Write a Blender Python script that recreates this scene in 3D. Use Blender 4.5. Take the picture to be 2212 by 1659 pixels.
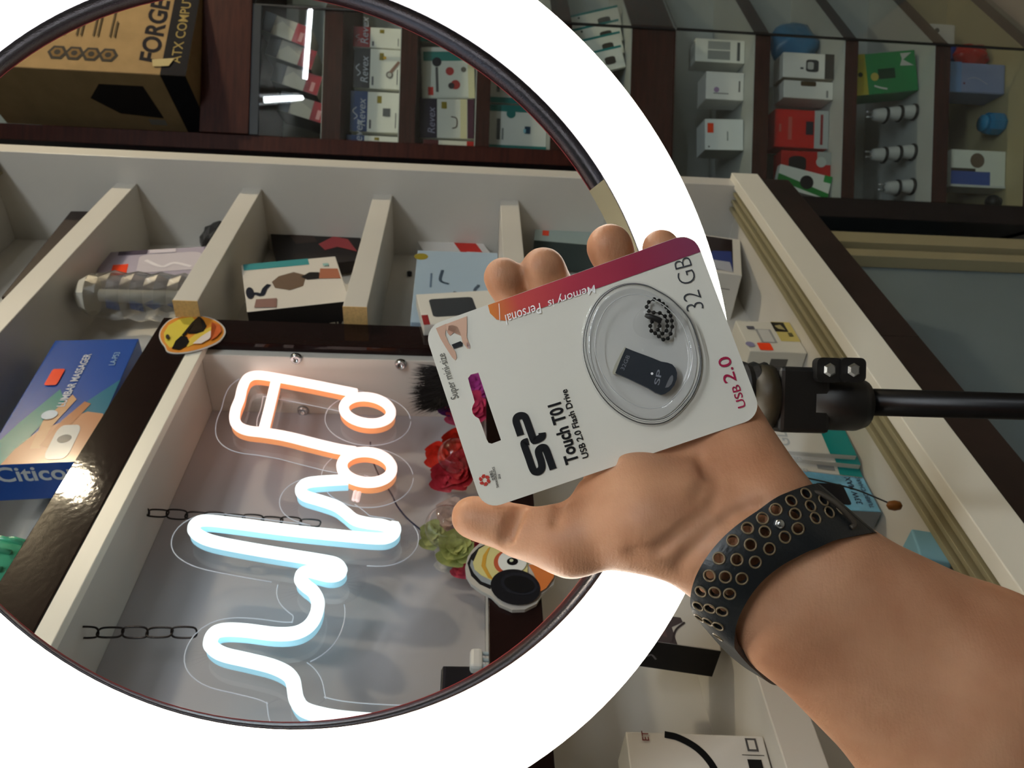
import bpy, bmesh, math, random
import numpy as np
from mathutils import Vector, Matrix
from mathutils.geometry import delaunay_2d_cdt
for o in list(bpy.data.objects): bpy.data.objects.remove(o, do_unlink=True)
scene = bpy.context.scene
COL = scene.collection
R = random.Random(7)

# ---------------------------------------------------------------- camera
FPX, PITCH, ROLL = 1700.0, .063, .03
CAM = Vector((0, 0, 1.4))
_F = Vector((0, math.cos(PITCH), -math.sin(PITCH)))
_R0 = Vector((1, 0, 0)); _U0 = Vector((0, math.sin(PITCH), math.cos(PITCH)))
EX = -_U0*math.cos(ROLL) + _R0*math.sin(ROLL)        # photo x (the phone was held sideways: photo right is down)
EY = -_U0*math.sin(ROLL) - _R0*math.cos(ROLL)        # photo y
cd = bpy.data.cameras.new('camera'); cam = bpy.data.objects.new('camera', cd); COL.objects.link(cam)
cam.matrix_world = Matrix((( EX.x, -EY.x, -_F.x, CAM.x), (EX.y, -EY.y, -_F.y, CAM.y), (EX.z, -EY.z, -_F.z, CAM.z), (0, 0, 0, 1)))
cd.sensor_fit = 'HORIZONTAL'; cd.sensor_width = 36; cd.lens = 36*FPX/2212; cd.clip_start = .02
cd.dof.use_dof = True; cd.dof.focus_distance = .366; cd.dof.aperture_fstop = 26
scene.camera = cam

# ---------------------------------------------------------------- world, exposure
w = bpy.data.worlds.new('world'); scene.world = w; w.use_nodes = True
w.node_tree.nodes['Background'].inputs[0].default_value = (.9, .95, 1, 1)
w.node_tree.nodes['Background'].inputs[1].default_value = .02
vs = scene.view_settings
vs.view_transform = 'Standard'; vs.look = 'None'; vs.gamma = 1; vs.use_curve_mapping = False; vs.exposure = 0.04
RING_POWER, TUBE_POWER, NEON_POWER, WARM_POWER = 9.0, 80.0, 1.3, 520.0

# ---------------------------------------------------------------- helpers
def lin(c):
    if isinstance(c, str):
        c = c.lstrip('#'); c = [int(c[i:i+2], 16)/255 for i in (0, 2, 4)]
        return tuple(x/12.92 if x <= .04045 else ((x+.055)/1.055)**2.4 for x in c)
    return tuple(c)
MATS = {}
def mat(name, col=None, rough=.5, metal=0, emit=0, ecol=None, noise=0, nscale=40, bump=0, bscale=200, spec=.5, coat=0, sss=0, stretch=None, alpha=1):
    if name in MATS: return MATS[name]
    m = bpy.data.materials.new(name); m.use_nodes = True; nt = m.node_tree; b = nt.nodes['Principled BSDF']
    c = lin(col) if col is not None else (.8, .8, .8)
    b.inputs['Base Color'].default_value = (*c, 1); b.inputs['Roughness'].default_value = rough; b.inputs['Metallic'].default_value = metal
    b.inputs['Specular IOR Level'].default_value = spec; b.inputs['Coat Weight'].default_value = coat
    if emit:
        b.inputs['Emission Color'].default_value = (*lin(ecol if ecol is not None else col), 1); b.inputs['Emission Strength'].default_value = emit
    if sss:
        b.inputs['Subsurface Weight'].default_value = sss; b.inputs['Subsurface Radius'].default_value = (.006, .0025, .0012); b.inputs['Subsurface Scale'].default_value = 1
    if noise or bump:
        tc = nt.nodes.new('ShaderNodeTexCoord'); mp = nt.nodes.new('ShaderNodeMapping'); nt.links.new(tc.outputs['Object'], mp.inputs[0])
        if stretch: mp.inputs['Scale'].default_value = stretch
    if noise:
        n = nt.nodes.new('ShaderNodeTexNoise'); n.inputs['Scale'].default_value = nscale; n.inputs['Detail'].default_value = 4
        nt.links.new(mp.outputs[0], n.inputs['Vector'])
        r = nt.nodes.new('ShaderNodeValToRGB'); r.color_ramp.elements[0].position = .3; r.color_ramp.elements[1].position = .7
        r.color_ramp.elements[0].color = (*[x*(1-noise) for x in c], 1); r.color_ramp.elements[1].color = (*[min(1, x*(1+noise)) for x in c], 1)
        nt.links.new(n.outputs['Fac'], r.inputs[0]); nt.links.new(r.outputs[0], b.inputs['Base Color'])
    if bump:
        n2 = nt.nodes.new('ShaderNodeTexNoise'); n2.inputs['Scale'].default_value = bscale; n2.inputs['Detail'].default_value = 3
        nt.links.new(mp.outputs[0], n2.inputs['Vector'])
        bp = nt.nodes.new('ShaderNodeBump'); bp.inputs['Strength'].default_value = bump; bp.inputs['Distance'].default_value = .001
        nt.links.new(n2.outputs['Fac'], bp.inputs['Height']); nt.links.new(bp.outputs[0], b.inputs['Normal'])
    MATS[name] = m; return m
def clear(name, tint=(1, 1, 1), gloss=.08, rough=.03, fres=True, ior=1.45):
    """thin clear sheet: mostly see-through with a mirror-like gloss that grows at grazing angles"""
    if name in MATS: return MATS[name]
    m = bpy.data.materials.new(name); m.use_nodes = True; nt = m.node_tree
    for n in list(nt.nodes):
        if n.type != 'OUTPUT_MATERIAL': nt.nodes.remove(n)
    out = nt.nodes['Material Output']
    t = nt.nodes.new('ShaderNodeBsdfTransparent'); t.inputs[0].default_value = (*tint, 1)
    g = nt.nodes.new('ShaderNodeBsdfGlossy'); g.inputs['Roughness'].default_value = rough
    mx = nt.nodes.new('ShaderNodeMixShader')
    if fres:
        f0 = ((ior-1)/(ior+1))**2            # grazing-angle rise, the same on both sides of the sheet
        fr = nt.nodes.new('ShaderNodeLayerWeight'); fr.inputs['Blend'].default_value = .5
        pw = nt.nodes.new('ShaderNodeMath'); pw.operation = 'POWER'; pw.inputs[1].default_value = 5; nt.links.new(fr.outputs['Facing'], pw.inputs[0])
        ad = nt.nodes.new('ShaderNodeMath'); ad.operation = 'MULTIPLY_ADD'; ad.inputs[1].default_value = 1-f0; ad.inputs[2].default_value = gloss+f0; ad.use_clamp = True
        nt.links.new(pw.outputs[0], ad.inputs[0]); nt.links.new(ad.outputs[0], mx.inputs[0])
    else: mx.inputs[0].default_value = gloss
    nt.links.new(t.outputs[0], mx.inputs[1]); nt.links.new(g.outputs[0], mx.inputs[2]); nt.links.new(mx.outputs[0], out.inputs[0])
    MATS[name] = m; return m
def pm(col, rough=.28, coat=0):                       # plain printed colour
    k = 'print_%s_%s_%s' % (col if isinstance(col, str) else '%.2f_%.2f_%.2f' % tuple(col), rough, coat)
    return mat(k, col, rough, coat=coat, spec=.22)

def ray(px, py): return _F + EX*((px-1106)/FPX) + EY*((py-829.5)/FPX)
def at(px, py, Z): return CAM + ray(px, py)*Z          # Z: distance in front of the camera
WA = Vector((.588, .809, 0)).normalized(); WN = Vector((WA.y, -WA.x, 0)); WC = -.5075
def Wp(s, d, z): return WA*s + WN*(d+WC) + Vector((0, 0, z))   # wall frame: along the wall, out of it, height
def onplane(px, py, P0, n):
    r = ray(px, py); return CAM + r*((P0-CAM).dot(n)/r.dot(n))
def plane(kind, v):
    if kind == 'y': return Vector((0, v, 0)), Vector((0, -1, 0))
    return WN*(v+WC), WN.copy()
def wsz(px, py, d):
    P = onplane(px, py, *plane('w', d)); return P.dot(WA), P.z
def project(P):
    v = Vector(P)-CAM; z = v.dot(_F); return 1106+FPX*v.dot(EX)/z, 829.5+FPX*v.dot(EY)/z

def mesh(name, V, Fc, smooth=False):
    me = bpy.data.meshes.new(name); me.from_pydata([tuple(v) for v in V], [], [tuple(f) for f in Fc]); me.update()
    if smooth: me.shade_smooth()
    return me
def obj(name, me, m=None, parent=None, M=None):
    o = bpy.data.objects.new(name, me)
    if m is not None and me is not None:
        if not me.materials: me.materials.append(m)
    COL.objects.link(o)
    if parent is not None: o.parent = parent
    if M is not None: o.matrix_basis = M
    return o
def loc(parent, M): return parent.matrix_basis.inverted() @ M if parent is not None else M
def tag(o, label, cat, group=None, kind=None):
    o['label'] = label
    if cat: o['category'] = cat
    if group: o['group'] = group
    if kind: o['kind'] = kind
    return o
def thing(name, label, cat, M=None, group=None):
    o = bpy.data.objects.new(name, None); COL.objects.link(o); o.empty_display_size = .01
    if M is not None: o.matrix_basis = M
    return tag(o, label, cat, group)
def copy_tree(o, parent=None):
    c = o.copy(); COL.objects.link(c); c.parent = parent
    for ch in o.children: copy_tree(ch, c)
    return c
def frame(O, X, Y):
    X = Vector(X).normalized(); Z = X.cross(Vector(Y)).normalized(); Y = Z.cross(X); O = Vector(O)
    return Matrix(((X.x, Y.x, Z.x, O.x), (X.y, Y.y, Z.y, O.y), (X.z, Y.z, Z.z, O.z), (0, 0, 0, 1)))
def T(x, y, z): return Matrix.Translation((x, y, z))

def box_me(name, x0, x1, y0, y1, z0, z1, bev=0.0, seg=2):
    x0, x1 = min(x0, x1), max(x0, x1); y0, y1 = min(y0, y1), max(y0, y1); z0, z1 = min(z0, z1), max(z0, z1)
    V = [(x, y, z) for x in (x0, x1) for y in (y0, y1) for z in (z0, z1)]
    Fc = [(0, 1, 3, 2), (4, 6, 7, 5), (0, 4, 5, 1), (2, 3, 7, 6), (0, 2, 6, 4), (1, 5, 7, 3)]
    me = mesh(name, V, Fc)
    if bev:
        bm = bmesh.new(); bm.from_mesh(me)
        bmesh.ops.bevel(bm, geom=bm.edges[:], offset=min(bev, .45*min(x1-x0, y1-y0, z1-z0)), segments=seg, affect='EDGES', profile=.5)
        bm.to_mesh(me); bm.free()
    return me
def prism_me(name, pts, z0, z1, smooth=False):
    """closed 2-D outline pushed out from z0 to z1"""
    n = len(pts); area = sum(pts[i][0]*pts[(i+1) % n][1]-pts[(i+1) % n][0]*pts[i][1] for i in range(n))
    if area < 0: pts = pts[::-1]
    bm = bmesh.new()
    a = [bm.verts.new((x, y, z0)) for x, y in pts]; b = [bm.verts.new((x, y, z1)) for x, y in pts]
    f1 = bm.faces.new(a[::-1]); f2 = bm.faces.new(b)
    for i in range(n): bm.faces.new((a[i], a[(i+1) % n], b[(i+1) % n], b[i]))
    bmesh.ops.triangulate(bm, faces=[f1, f2])
    me = bpy.data.meshes.new(name); bm.to_mesh(me); bm.free(); return me
def flat_me(name, pts, z=0):
    n = len(pts); area = sum(pts[i][0]*pts[(i+1) % n][1]-pts[(i+1) % n][0]*pts[i][1] for i in range(n))
    if area < 0: pts = pts[::-1]
    bm = bmesh.new(); f = bm.faces.new([bm.verts.new((x, y, z)) for x, y in pts]); bmesh.ops.triangulate(bm, faces=[f])
    me = bpy.data.meshes.new(name); bm.to_mesh(me); bm.free(); return me
def lathe_me(name, prof, n=28, smooth=True, squash=1.0):
    V, Fc = [], []
    for r, z in prof:
        for k in range(n): a = 2*math.pi*k/n; V.append((r*math.cos(a), squash*r*math.sin(a), z))
    for j in range(len(prof)-1):
        for k in range(n):
            k2 = (k+1) % n; Fc.append((j*n+k, j*n+k2, (j+1)*n+k2, (j+1)*n+k))
    Fc.append(tuple(range(n))[::-1]); Fc.append(tuple((len(prof)-1)*n+k for k in range(n)))
    return mesh(name, V, Fc, smooth)
def catmull(P, sub=8, closed=False):
    P = [Vector(p) for p in P]; out = []; n = len(P)
    rng = range(n) if closed else range(n-1)
    for i in rng:
        p1, p2 = P[i], P[(i+1) % n]
        p0 = P[i-1] if (closed or i) else p1*2-p2
        p3 = P[(i+2) % n] if (closed or i < n-2) else p2*2-p1
        for k in range(sub):
            t = k/sub; out.append(.5*((2*p1)+(p2-p0)*t+(2*p0-5*p1+4*p2-p3)*t*t+(3*p1-p0-3*p2+p3)*t**3))
    if not closed: out.append(P[-1])
    return out
def tube_me(name, path, r, n=10, closed=False, smooth=True, sec=None, up=None):
    """sweep a round (or given) section along a path"""
    path = [Vector(p) for p in path]; N = len(path); V, Fc = [], []
    u = Vector(up) if up is not None else None
    for i, p in enumerate(path):
        a = path[i-1] if (i or closed) else p; b = path[(i+1) % N] if (i < N-1 or closed) else p
        t = (b-a).normalized()
        if up is not None: s = t.cross(Vector(up)).normalized(); v = s.cross(t)
        else:
            if u is None: u = t.orthogonal().normalized()
            u = (u-t*u.dot(t)).normalized(); s = t.cross(u); v = u
        rr = r[i] if isinstance(r, (list, tuple)) else r
        S = sec if sec else [(math.cos(2*math.pi*k/n), math.sin(2*math.pi*k/n)) for k in range(n)]
        for cx, cy in S: V.append(p+s*cx*rr+v*cy*rr)
    m = len(sec) if sec else n
    for i in range(N if closed else N-1):
        for k in range(m):
            k2 = (k+1) % m; j = (i+1) % N; Fc.append((i*m+k, i*m+k2, j*m+k2, j*m+k))
    if not closed: Fc.append(tuple(range(m))[::-1]); Fc.append(tuple((N-1)*m+k for k in range(m)))
    return mesh(name, V, Fc, smooth)
def stroke_me(name, pts, wd, z=0, closed=False):
    """flat painted stroke of constant width"""
    P = [Vector((p[0], p[1])) for p in pts]; N = len(P); V, Fc = [], []
    for i in range(N):
        a = P[i-1] if (i or closed) else P[i]; b = P[(i+1) % N] if (i < N-1 or closed) else P[i]
        t = (b-a).normalized(); nn = Vector((-t.y, t.x))
        V.append((*(P[i]+nn*wd/2), z)); V.append((*(P[i]-nn*wd/2), z))
    for i in range(N if closed else N-1):
        j = (i+1) % N; Fc.append((2*i, 2*i+1, 2*j+1, 2*j))
    return mesh(name, V, Fc)
_TX = {}
def text_me(s, size=1.0, bold=0.0, shear=0.0, align='LEFT', space=1.0):
    k = (s, size, bold, shear, align, space)
    cu = bpy.data.curves.new('lettering', 'FONT'); cu.body = s; cu.size = size; cu.offset = bold*size; cu.shear = shear; cu.align_x = align; cu.space_character = space; cu.resolution_u = 4
    o = bpy.data.objects.new('tmp', cu); me = bpy.data.meshes.new_from_object(o)
    bpy.data.objects.remove(o); bpy.data.curves.remove(cu); me.materials.clear(); return me
def oval(cx, cy, rx, ry, n=24, a0=0):
    return [(cx+rx*math.cos(2*math.pi*k/n+a0), cy+ry*math.sin(2*math.pi*k/n+a0)) for k in range(n)]
def rrect(x0, y0, x1, y1, r, n=5):
    out = []
    for cx, cy, a in ((x1-r, y1-r, 0), (x0+r, y1-r, 90), (x0+r, y0+r, 180), (x1-r, y0+r, 270)):
        for k in range(n+1): t = math.radians(a+90*k/n); out.append((cx+r*math.cos(t), cy+r*math.sin(t)))
    return out
def decals(root, Fm, W_, H_, items, z0=.0003, pr=.28):
    """flat print on a face whose frame (in root space) is Fm; coordinates are fractions of width and height"""
    for i, it in enumerate(items):
        k = it[0]; z = z0+.00012*i
        if k == 'r': o = obj('print_panel', flat_me('print_panel', [(it[1]*W_, it[2]*H_), (it[3]*W_, it[2]*H_), (it[3]*W_, it[4]*H_), (it[1]*W_, it[4]*H_)], z), pm(it[5], pr), root, Fm)
        elif k == 'p': o = obj('printed_picture', flat_me('printed_picture', [(u*W_, v*H_) for u, v in it[1]], z), pm(it[2], pr), root, Fm)
        elif k == 'c': o = obj('printed_dot', flat_me('printed_dot', oval(it[1]*W_, it[2]*H_, it[3]*W_, it[3]*W_*(it[5] if len(it) > 5 else 1)), z), pm(it[4], pr), root, Fm)
        elif k == 's': o = obj('printed_line', stroke_me('printed_line', catmull([(u*W_, v*H_, 0) for u, v in it[1]], 5), it[2]*W_, z), pm(it[3], pr), root, Fm)
        elif k == 't':   # text, u, v, height fraction, colour, rotation in degrees, bold, shear
            rot = it[6] if len(it) > 6 else 0; bold = it[7] if len(it) > 7 else .012; sh = it[8] if len(it) > 8 else 0
            o = obj('lettering', text_me(it[1], it[4]*H_*1.4, bold, sh), pm(it[5], pr), root, Fm @ T(it[2]*W_, it[3]*H_, z) @ Matrix.Rotation(math.radians(rot), 4, 'Z'))
def carton(name, label, cat, O, X, Y, w_, h_, t_, col, F=(), L=(), Tp=(), Rt=(), bev=.0015, group=None, rough=.4, rest=None, m=None, pr=.28):
    """a printed box: O is the bottom left corner of its front, X to the right, Y up; front print F, left side L, top Tp, right side Rt"""
    M = frame(O, X, Y)
    if rest is not None:
        zs = [(M @ Vector((a*w_, b*h_, -c*t_))).z for a in (0, 1) for b in (0, 1) for c in (0, 1)]; M = T(0, 0, rest+.0005-min(zs)) @ M
    o = obj(name, box_me(name, 0, w_, 0, h_, -t_, 0, bev), m or pm(col, rough), None, M)
    tag(o, label, cat, group)
    if F: decals(o, Matrix.Identity(4), w_, h_, F, pr=pr)
    if L: decals(o, frame((0, 0, -t_), (0, 0, 1), (0, 1, 0)), t_, h_, L, pr=pr)
    if Rt: decals(o, frame((w_, 0, 0), (0, 0, -1), (0, 1, 0)), t_, h_, Rt, pr=pr)
    if Tp: decals(o, frame((0, h_, 0), (1, 0, 0), (0, 0, -1)), w_, t_, Tp, pr=pr)
    return o
def pbox(name, label, cat, pl, BL, BR, TL, t_, col, roll=0, **kw):
    """carton whose front corners are given where they appear in the photo, on the plane pl"""
    P0, n = plane(*pl) if isinstance(pl[0], str) else pl
    a, b, c = (onplane(*p, P0, n) for p in (BL, BR, TL))
    X = (b-a); w_ = X.length; Y = c-a; Y = Y-X*(Y.dot(X)/X.dot(X)); h_ = Y.length
    X, Y = X.normalized(), Y.normalized(); X, Y = X*math.cos(roll)+Y*math.sin(roll), Y*math.cos(roll)-X*math.sin(roll)
    return carton(name, label, cat, a, X, Y, w_, h_, t_, col, **kw)
def wbox(name, s0, s1, d0, d1, z0, z1, m, parent=None, bev=.001):
    """box in the wall frame"""
    M = frame(Wp(s0, d0, z0), WA, (0, 0, 1))
    return obj(name, box_me(name, 0, s1-s0, 0, z1-z0, 0, d1-d0, bev), m, parent, loc(parent, M))
def abox(name, x0, x1, y0, y1, z0, z1, m, parent=None, bev=.001):
    cx, cy = (x0+x1)/2, (y0+y1)/2
    return obj(name, box_me(name, x0-cx, x1-cx, y0-cy, y1-cy, 0, z1-z0, bev), m, parent, loc(parent, T(cx, cy, z0)))
# ---------------------------------------------------------------- materials of the place
WHITE = mat('white_laminate', '#cfcbc2', .35, noise=.03, nscale=6, spec=.4)
EDGE = mat('white_edge_band', '#ece8da', .35)
RAW = mat('raw_board_end', '#c9a66a', .7, noise=.12, nscale=300)
BROWN = mat('dark_wood', '#371811', .5, noise=.35, nscale=14, stretch=(1, 1, 9), spec=.12)
BROWN2 = mat('dark_gloss_laminate', '#1c0f0e', .05, noise=.15, nscale=9, spec=.2, bump=.06, bscale=160)
GREYW = mat('grey_green_paint', '#6a777a', .6, noise=.06, nscale=5)
CREAM = mat('cream_trim', '#958c6c', .5)
BLACK = mat('black_plastic', '#0b0b0c', .45)
BLACKM = mat('black_satin_metal', '#0e0e10', .32, metal=.6)
CHROME = mat('bright_steel', '#c9ced2', .18, metal=1)
GLASS = clear('cabinet_glass', (.95, .975, .965), .0, .01)
ALU = mat('aluminium_frame', '#1d2226', .4, metal=.2, spec=.3)

# ---------------------------------------------------------------- the room shell
def struct(o): o['kind'] = 'structure'; return o
def wall_me(name, pts, thick, h0, h1):   # vertical wall along pts[0]->pts[1]
    a, b = Vector((*pts[0], 0)), Vector((*pts[1], 0)); x = (b-a); n = Vector((x.y, -x.x, 0)).normalized()*thick
    V = [(*(p+o).xy, z) for z in (h0, h1) for p, o in ((a, n*0), (b, n*0), (b, n), (a, n))]
    return mesh(name, V, [(0, 1, 2, 3), (4, 7, 6, 5), (0, 4, 5, 1), (1, 5, 6, 2), (2, 6, 7, 3), (3, 7, 4, 0)])
HC = 2.75
floor_m = mat('floor_tiles', '#8d867b', .4, noise=.1, nscale=3)
struct(obj('floor', box_me('floor', -3.6, 3.7, -3.9, 2.6, -.1, 0), floor_m))
struct(obj('ceiling', box_me('ceiling', -3.6, 3.7, -3.9, 2.6, HC, HC+.1), mat('ceiling_paint', '#b9b6ae', .8)))
wl0, wl1 = Wp(-4.3, -.16, 0), Wp(1.42, -.16, 0)
struct(obj('wall_left', wall_me('wall_left', (wl1.xy, wl0.xy), .08, 0, HC), GREYW))
struct(obj('wall_back', wall_me('wall_back', ((3.5, 2.3), (.1, 2.3)), -.08, 0, HC), GREYW))
struct(obj('wall_right', wall_me('wall_right', ((3.4, -3.7), (3.4, 2.3)), .08, 0, HC), mat('wall_paint', '#7d766b', .8)))
struct(obj('wall_rear', wall_me('wall_rear', ((-3.4, -3.6), (3.5, -3.6)), .08, 0, HC), mat('wall_paint', '#7d766b', .8)))
for i, (s0, s1, d1) in enumerate(((1.335, 1.365, -.135), (1.374, 1.42, -.125))):
    struct(wbox('trim_%d' % (i+1), s0, s1, -.159, d1, .02, 2.2, CREAM))

# ---------------------------------------------------------------- ceiling tube lamps
def tube_lamp(label, c, dirv, L=1.2, power=TUBE_POWER):
    dirv = Vector(dirv).normalized(); M = frame((c[0], c[1], HC), dirv, Vector((0, 0, 1)).cross(dirv))
    t = thing('ceiling_tube_lamp', label, 'lamp', M, 'ceiling tube lamps')
    obj('housing', box_me('housing', -L/2, L/2, -.035, .035, -.045, -.001, .004), mat('lamp_housing', '#dddddd', .4), t)
    obj('tube', tube_me('tube', [(-L/2+.02, 0, -.065), (L/2-.02, 0, -.065)], .017, 12), mat('lamp_tube_%d' % power, '#ffffff', .5, emit=power, ecol=(.88, .95, 1.0)), t)
    for sx in (-1, 1): obj('end_cap', box_me('end_cap', sx*L/2-.015, sx*L/2+.015, -.02, .02, -.085, -.04, .004), mat('lamp_housing', '#dddddd', .4), t)
    return t
tube_lamp('white fluorescent tube lamp across the ceiling behind the camera', (2.78, -2.69), (1, -.2, 0), 1.0)
tube_lamp('white fluorescent tube lamp running along the ceiling beside the glass cabinet', (1.91, -1.9), (.35, -.94, 0), 1.26)
tube_lamp('added white tube lamp on the ceiling, front light for the card', (.6, -1.0), (1, .3, 0), 1.2, TUBE_POWER*1.4)  # unseen tube, added as front light on card and hand
WARM = mat('warm_bulb', '#ffffff', .5, emit=WARM_POWER, ecol=(1, .84, .58))
def warm_lamp(label, c):
    t = thing('ceiling_globe_lamp', label, 'lamp', T(c[0], c[1], HC))
    obj('globe', lathe_me('globe', [(.001, -.19), (.02, -.185), (.036, -.165), (.036, -.145), (.028, -.115), (.016, -.1), (.014, -.03)], 24), WARM, t)
    obj('rose', lathe_me('rose', [(.05, -.03), (.06, -.001)], 24), CHROME, t)
warm_lamp('round warm globe lamp on the ceiling before the glass cabinets', (1.66, 1.08))

# ---------------------------------------------------------------- ring light on its stand
RC = Vector((.0348, .4642, 1.4665)); RN = Vector((.2143, -.9014, -.3762)).normalized()
rdn = (Vector((0, 0, -1))-RN*(-RN.z)).normalized()
RM = frame(RC, RN.cross(rdn)*-1, -rdn)        # local x right, y up, z towards the camera
if (RM.to_3x3() @ Vector((0, 0, 1))).dot(RN) < 0: RM = frame(RC, RN.cross(rdn), -rdn)
POLE_TOP = RM @ Vector((0, -.345, -.02))
base = Vector((POLE_TOP.x+.0, POLE_TOP.y+.0, 0))
ring = thing('ring_light', 'large glowing white ring light on a black stand behind the hand', 'ring light', T(*base))
def ringprof(prof, n=160):
    V, Fc = [], []
    m = len(prof)
    for k in range(n):
        a = 2*math.pi*k/n
        for r, z in prof: V.append((r*math.cos(a), r*math.sin(a), z))
    for k in range(n):
        k2 = (k+1) % n
        for j in range(m): Fc.append((k*m+j, k2*m+j, k2*m+(j+1) % m, k*m+(j+1) % m))
    return V, Fc
DIFF = mat('glowing_diffuser', '#ffffff', .4, emit=RING_POWER, ecol=(1, .93, .80))
prof = [(.2224, -.0004), (.2224, 0), (.226, .0050), (.240, .0125), (.256, .0175), (.2665, .0190), (.2700, .0176), (.2700, .0170), (.25, .012), (.228, .002)]
V, Fc = ringprof(prof); obj('diffuser', mesh('diffuser', V, Fc, True), DIFF, ring, loc(ring, RM))
INNER = mat('satin_inner_wall', '#5c5d68', .22, metal=1, bump=.25, bscale=900)
V, Fc = ringprof([(.2222, -.001), (.2222, -.0205), (.2236, -.0215), (.2236, -.0015)]); obj('inner_rim', mesh('inner_rim', V, Fc, True), INNER, ring, loc(ring, RM))
V, Fc = ringprof([(.2238, -.0045), (.2238, -.021), (.229, -.024), (.262, -.024), (.2695, -.018), (.2697, .0172), (.2685, .0168), (.2672, -.0045)]); obj('housing', mesh('housing', V, Fc, True), BLACK, ring, loc(ring, RM))
# thin red line along the rear edge of the inner wall
V, Fc = ringprof([(.2219, -.0208), (.2232, -.0224), (.2238, -.0216), (.2226, -.020)]); obj('rear_edge', mesh('rear_edge', V, Fc, True), mat('red_edge', '#8a2a2c', .4), ring, loc(ring, RM))
# pale inner cover next to the mount
a0, a1 = -math.radians(80), -math.radians(53)
gv = [Vector((.2212*math.cos(a), .2212*math.sin(a), z)) for k in range(13) for a in [a0+(a1-a0)*k/12] for z in (-.0005, -.0206)]
obj('inner_cover', mesh('inner_cover', gv, [(2*k, 2*k+1, 2*k+3, 2*k+2) for k in range(12)], True), mat('pale_plastic', '#9c9376', .5), ring, loc(ring, RM))
# mount
MT = RM @ Vector((0, -.27, -.012)); down = Vector((0, 0, -1)); ax = Vector((.03, 0, -1)).normalized()
def mblock(name, p, wx, wy, L, m, bev=.003, par=ring):   # block hanging from p along the pole
    return obj(name, box_me(name, -wx/2, wx/2, -L, 0, -wy/2, wy/2, bev), m, par, loc(par, frame(p, (1, 0, 0), (0, .0, 1))))
P1 = at(1650, 858, .565)
obj('shoe_adapter', lathe_me('shoe_adapter', [(.0001, 0), (.018, 0), (.0235, -.008), (.0235, -.0155), (.0001, -.0155)], 32), mat('gold_brown_plastic', '#2c2514', .5), ring, loc(ring, T(*(P1+Vector((0, 0, .012))))))
mb = mblock('tilt_head', P1+Vector((-.001, 0, -.004)), .046, .04, .036, BLACK)
obj('rib_collar', lathe_me('rib_collar', [(.02+.0015*(k % 2), .045-.004*k) for k in range(12)], 24, False), BLACK, ring, loc(ring, T(*(P1+Vector((.004, .004, -.002))))))
P2 = at(1757, 870, .565)
obj('clamp', lathe_me('clamp', [(.0001, .006), (.019, .006), (.0195, -.03), (.017, -.037), (.0001, -.037)], 28), BLACK, ring, loc(ring, T(*P2)))
for pxx, nm in ((1772, 0), (1822, 1)):
    p = at(pxx, 812, .553); e = obj('clamp_ear', prism_me('clamp_ear', rrect(-.0085, -.010, .0085, .008, .004), -.004, .004), BLACK, ring, loc(ring, frame(p+Vector((.004, -.008, 0)), (1, 0, 0), (0, 0, 1))))
    obj('bolt', lathe_me('bolt', [(.0001, -.004), (.0048, -.004), (.0048, .0045), (.0032, .006), (.0001, .006)], 6, False), CHROME, e, frame((0, 0, .002), (1, 0, 0), (0, 1, 0)))
P3 = at(1862, 868, .566)
obj('pole', tube_me('pole', [P3+Vector((0, 0, .03)), Vector((P3.x, P3.y, .32))], .0098, 24), BLACKM, ring, loc(ring, Matrix.Identity(4)))
obj('lower_pole', tube_me('lower_pole', [(P3.x, P3.y, .5), (P3.x, P3.y, .1)], .0135, 24), BLACKM, ring, loc(ring, Matrix.Identity(4)))
for k in range(3):
    a = 2*math.pi*k/3+.4; dv = Vector((math.cos(a), math.sin(a), 0))
    obj('leg', tube_me('leg', [Vector((P3.x, P3.y, .45))+dv*.02, Vector((P3.x, P3.y, .012))+dv*.30], .009, 12), BLACKM, ring, loc(ring, Matrix.Identity(4)))

# ---------------------------------------------------------------- white shelving on the left wall
SP, SL = 1.205, .851          # inner face of the right side panel, left end of the short shelves
ZB, ZT = .958, 2.135
shelf = thing('wall_shelving', 'white wall shelving with dark brown lower edge and sliding door tracks', 'shelving', frame(Wp(.4, -.15, .9), WA, (0, 0, 1)))
def sh(name, *a, m=WHITE, bev=.001): return wbox(name, *a, m, shelf, bev)
sh('side_panel', SP, SP+.03, -.15, .042, .90, ZT+.03)
sh('back_panel', -.9, SP, -.15, -.127, .93, ZT)
sh('back_panel', SL+.005, SP, -.127, -.105, ZB, ZT)        # the shallower bay right of the sign niche
sh('top_panel', -.9, SP, -.15, .042, ZT, ZT+.03)
for z in (1.757, 1.551, 1.348):
    b = sh('shelf_board', SL, SP, -.127, 0, z-.030, z)
    obj('raw_end', box_me('raw_end', -.0005, .0006, 0, .03, 0, .03), RAW, b, T(0, 0, .097))
sh('shelf_board', -.9, SP, -.127, 0, 1.92, 1.951)
sh('shelf_board', -.9, SP, -.127, 0, 1.145, 1.175)
sh('bottom_panel', -.9, SP, -.15, .036, ZB-.03, ZB)
sh('front_edge', -.9, SP+.03, .036, .052, ZB-.032, ZB+.012, m=EDGE)
for d0, d1 in ((.0, .006), (.013, .018), (.026, .031)): sh('door_track', -.9, SP, d0, d1, ZB, ZB+.012, m=CREAM, bev=.0006)
for d0, d1 in ((.006, .013), (.018, .026)): sh('track_groove', -.9, SP, d0, d1, ZB, ZB+.003, m=mat('grey_groove', '#6f6a5e', .5), bev=0)
for s0, s1 in ((.745, 1.22), (.3, .745), (-.9, .3)): sh('apron_board', s0, s1, .028, .05, .878, ZB-.032, m=mat('apron_wood', '#241915', .5, noise=.3, nscale=14, stretch=(1, 1, 9), spec=.3))
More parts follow.
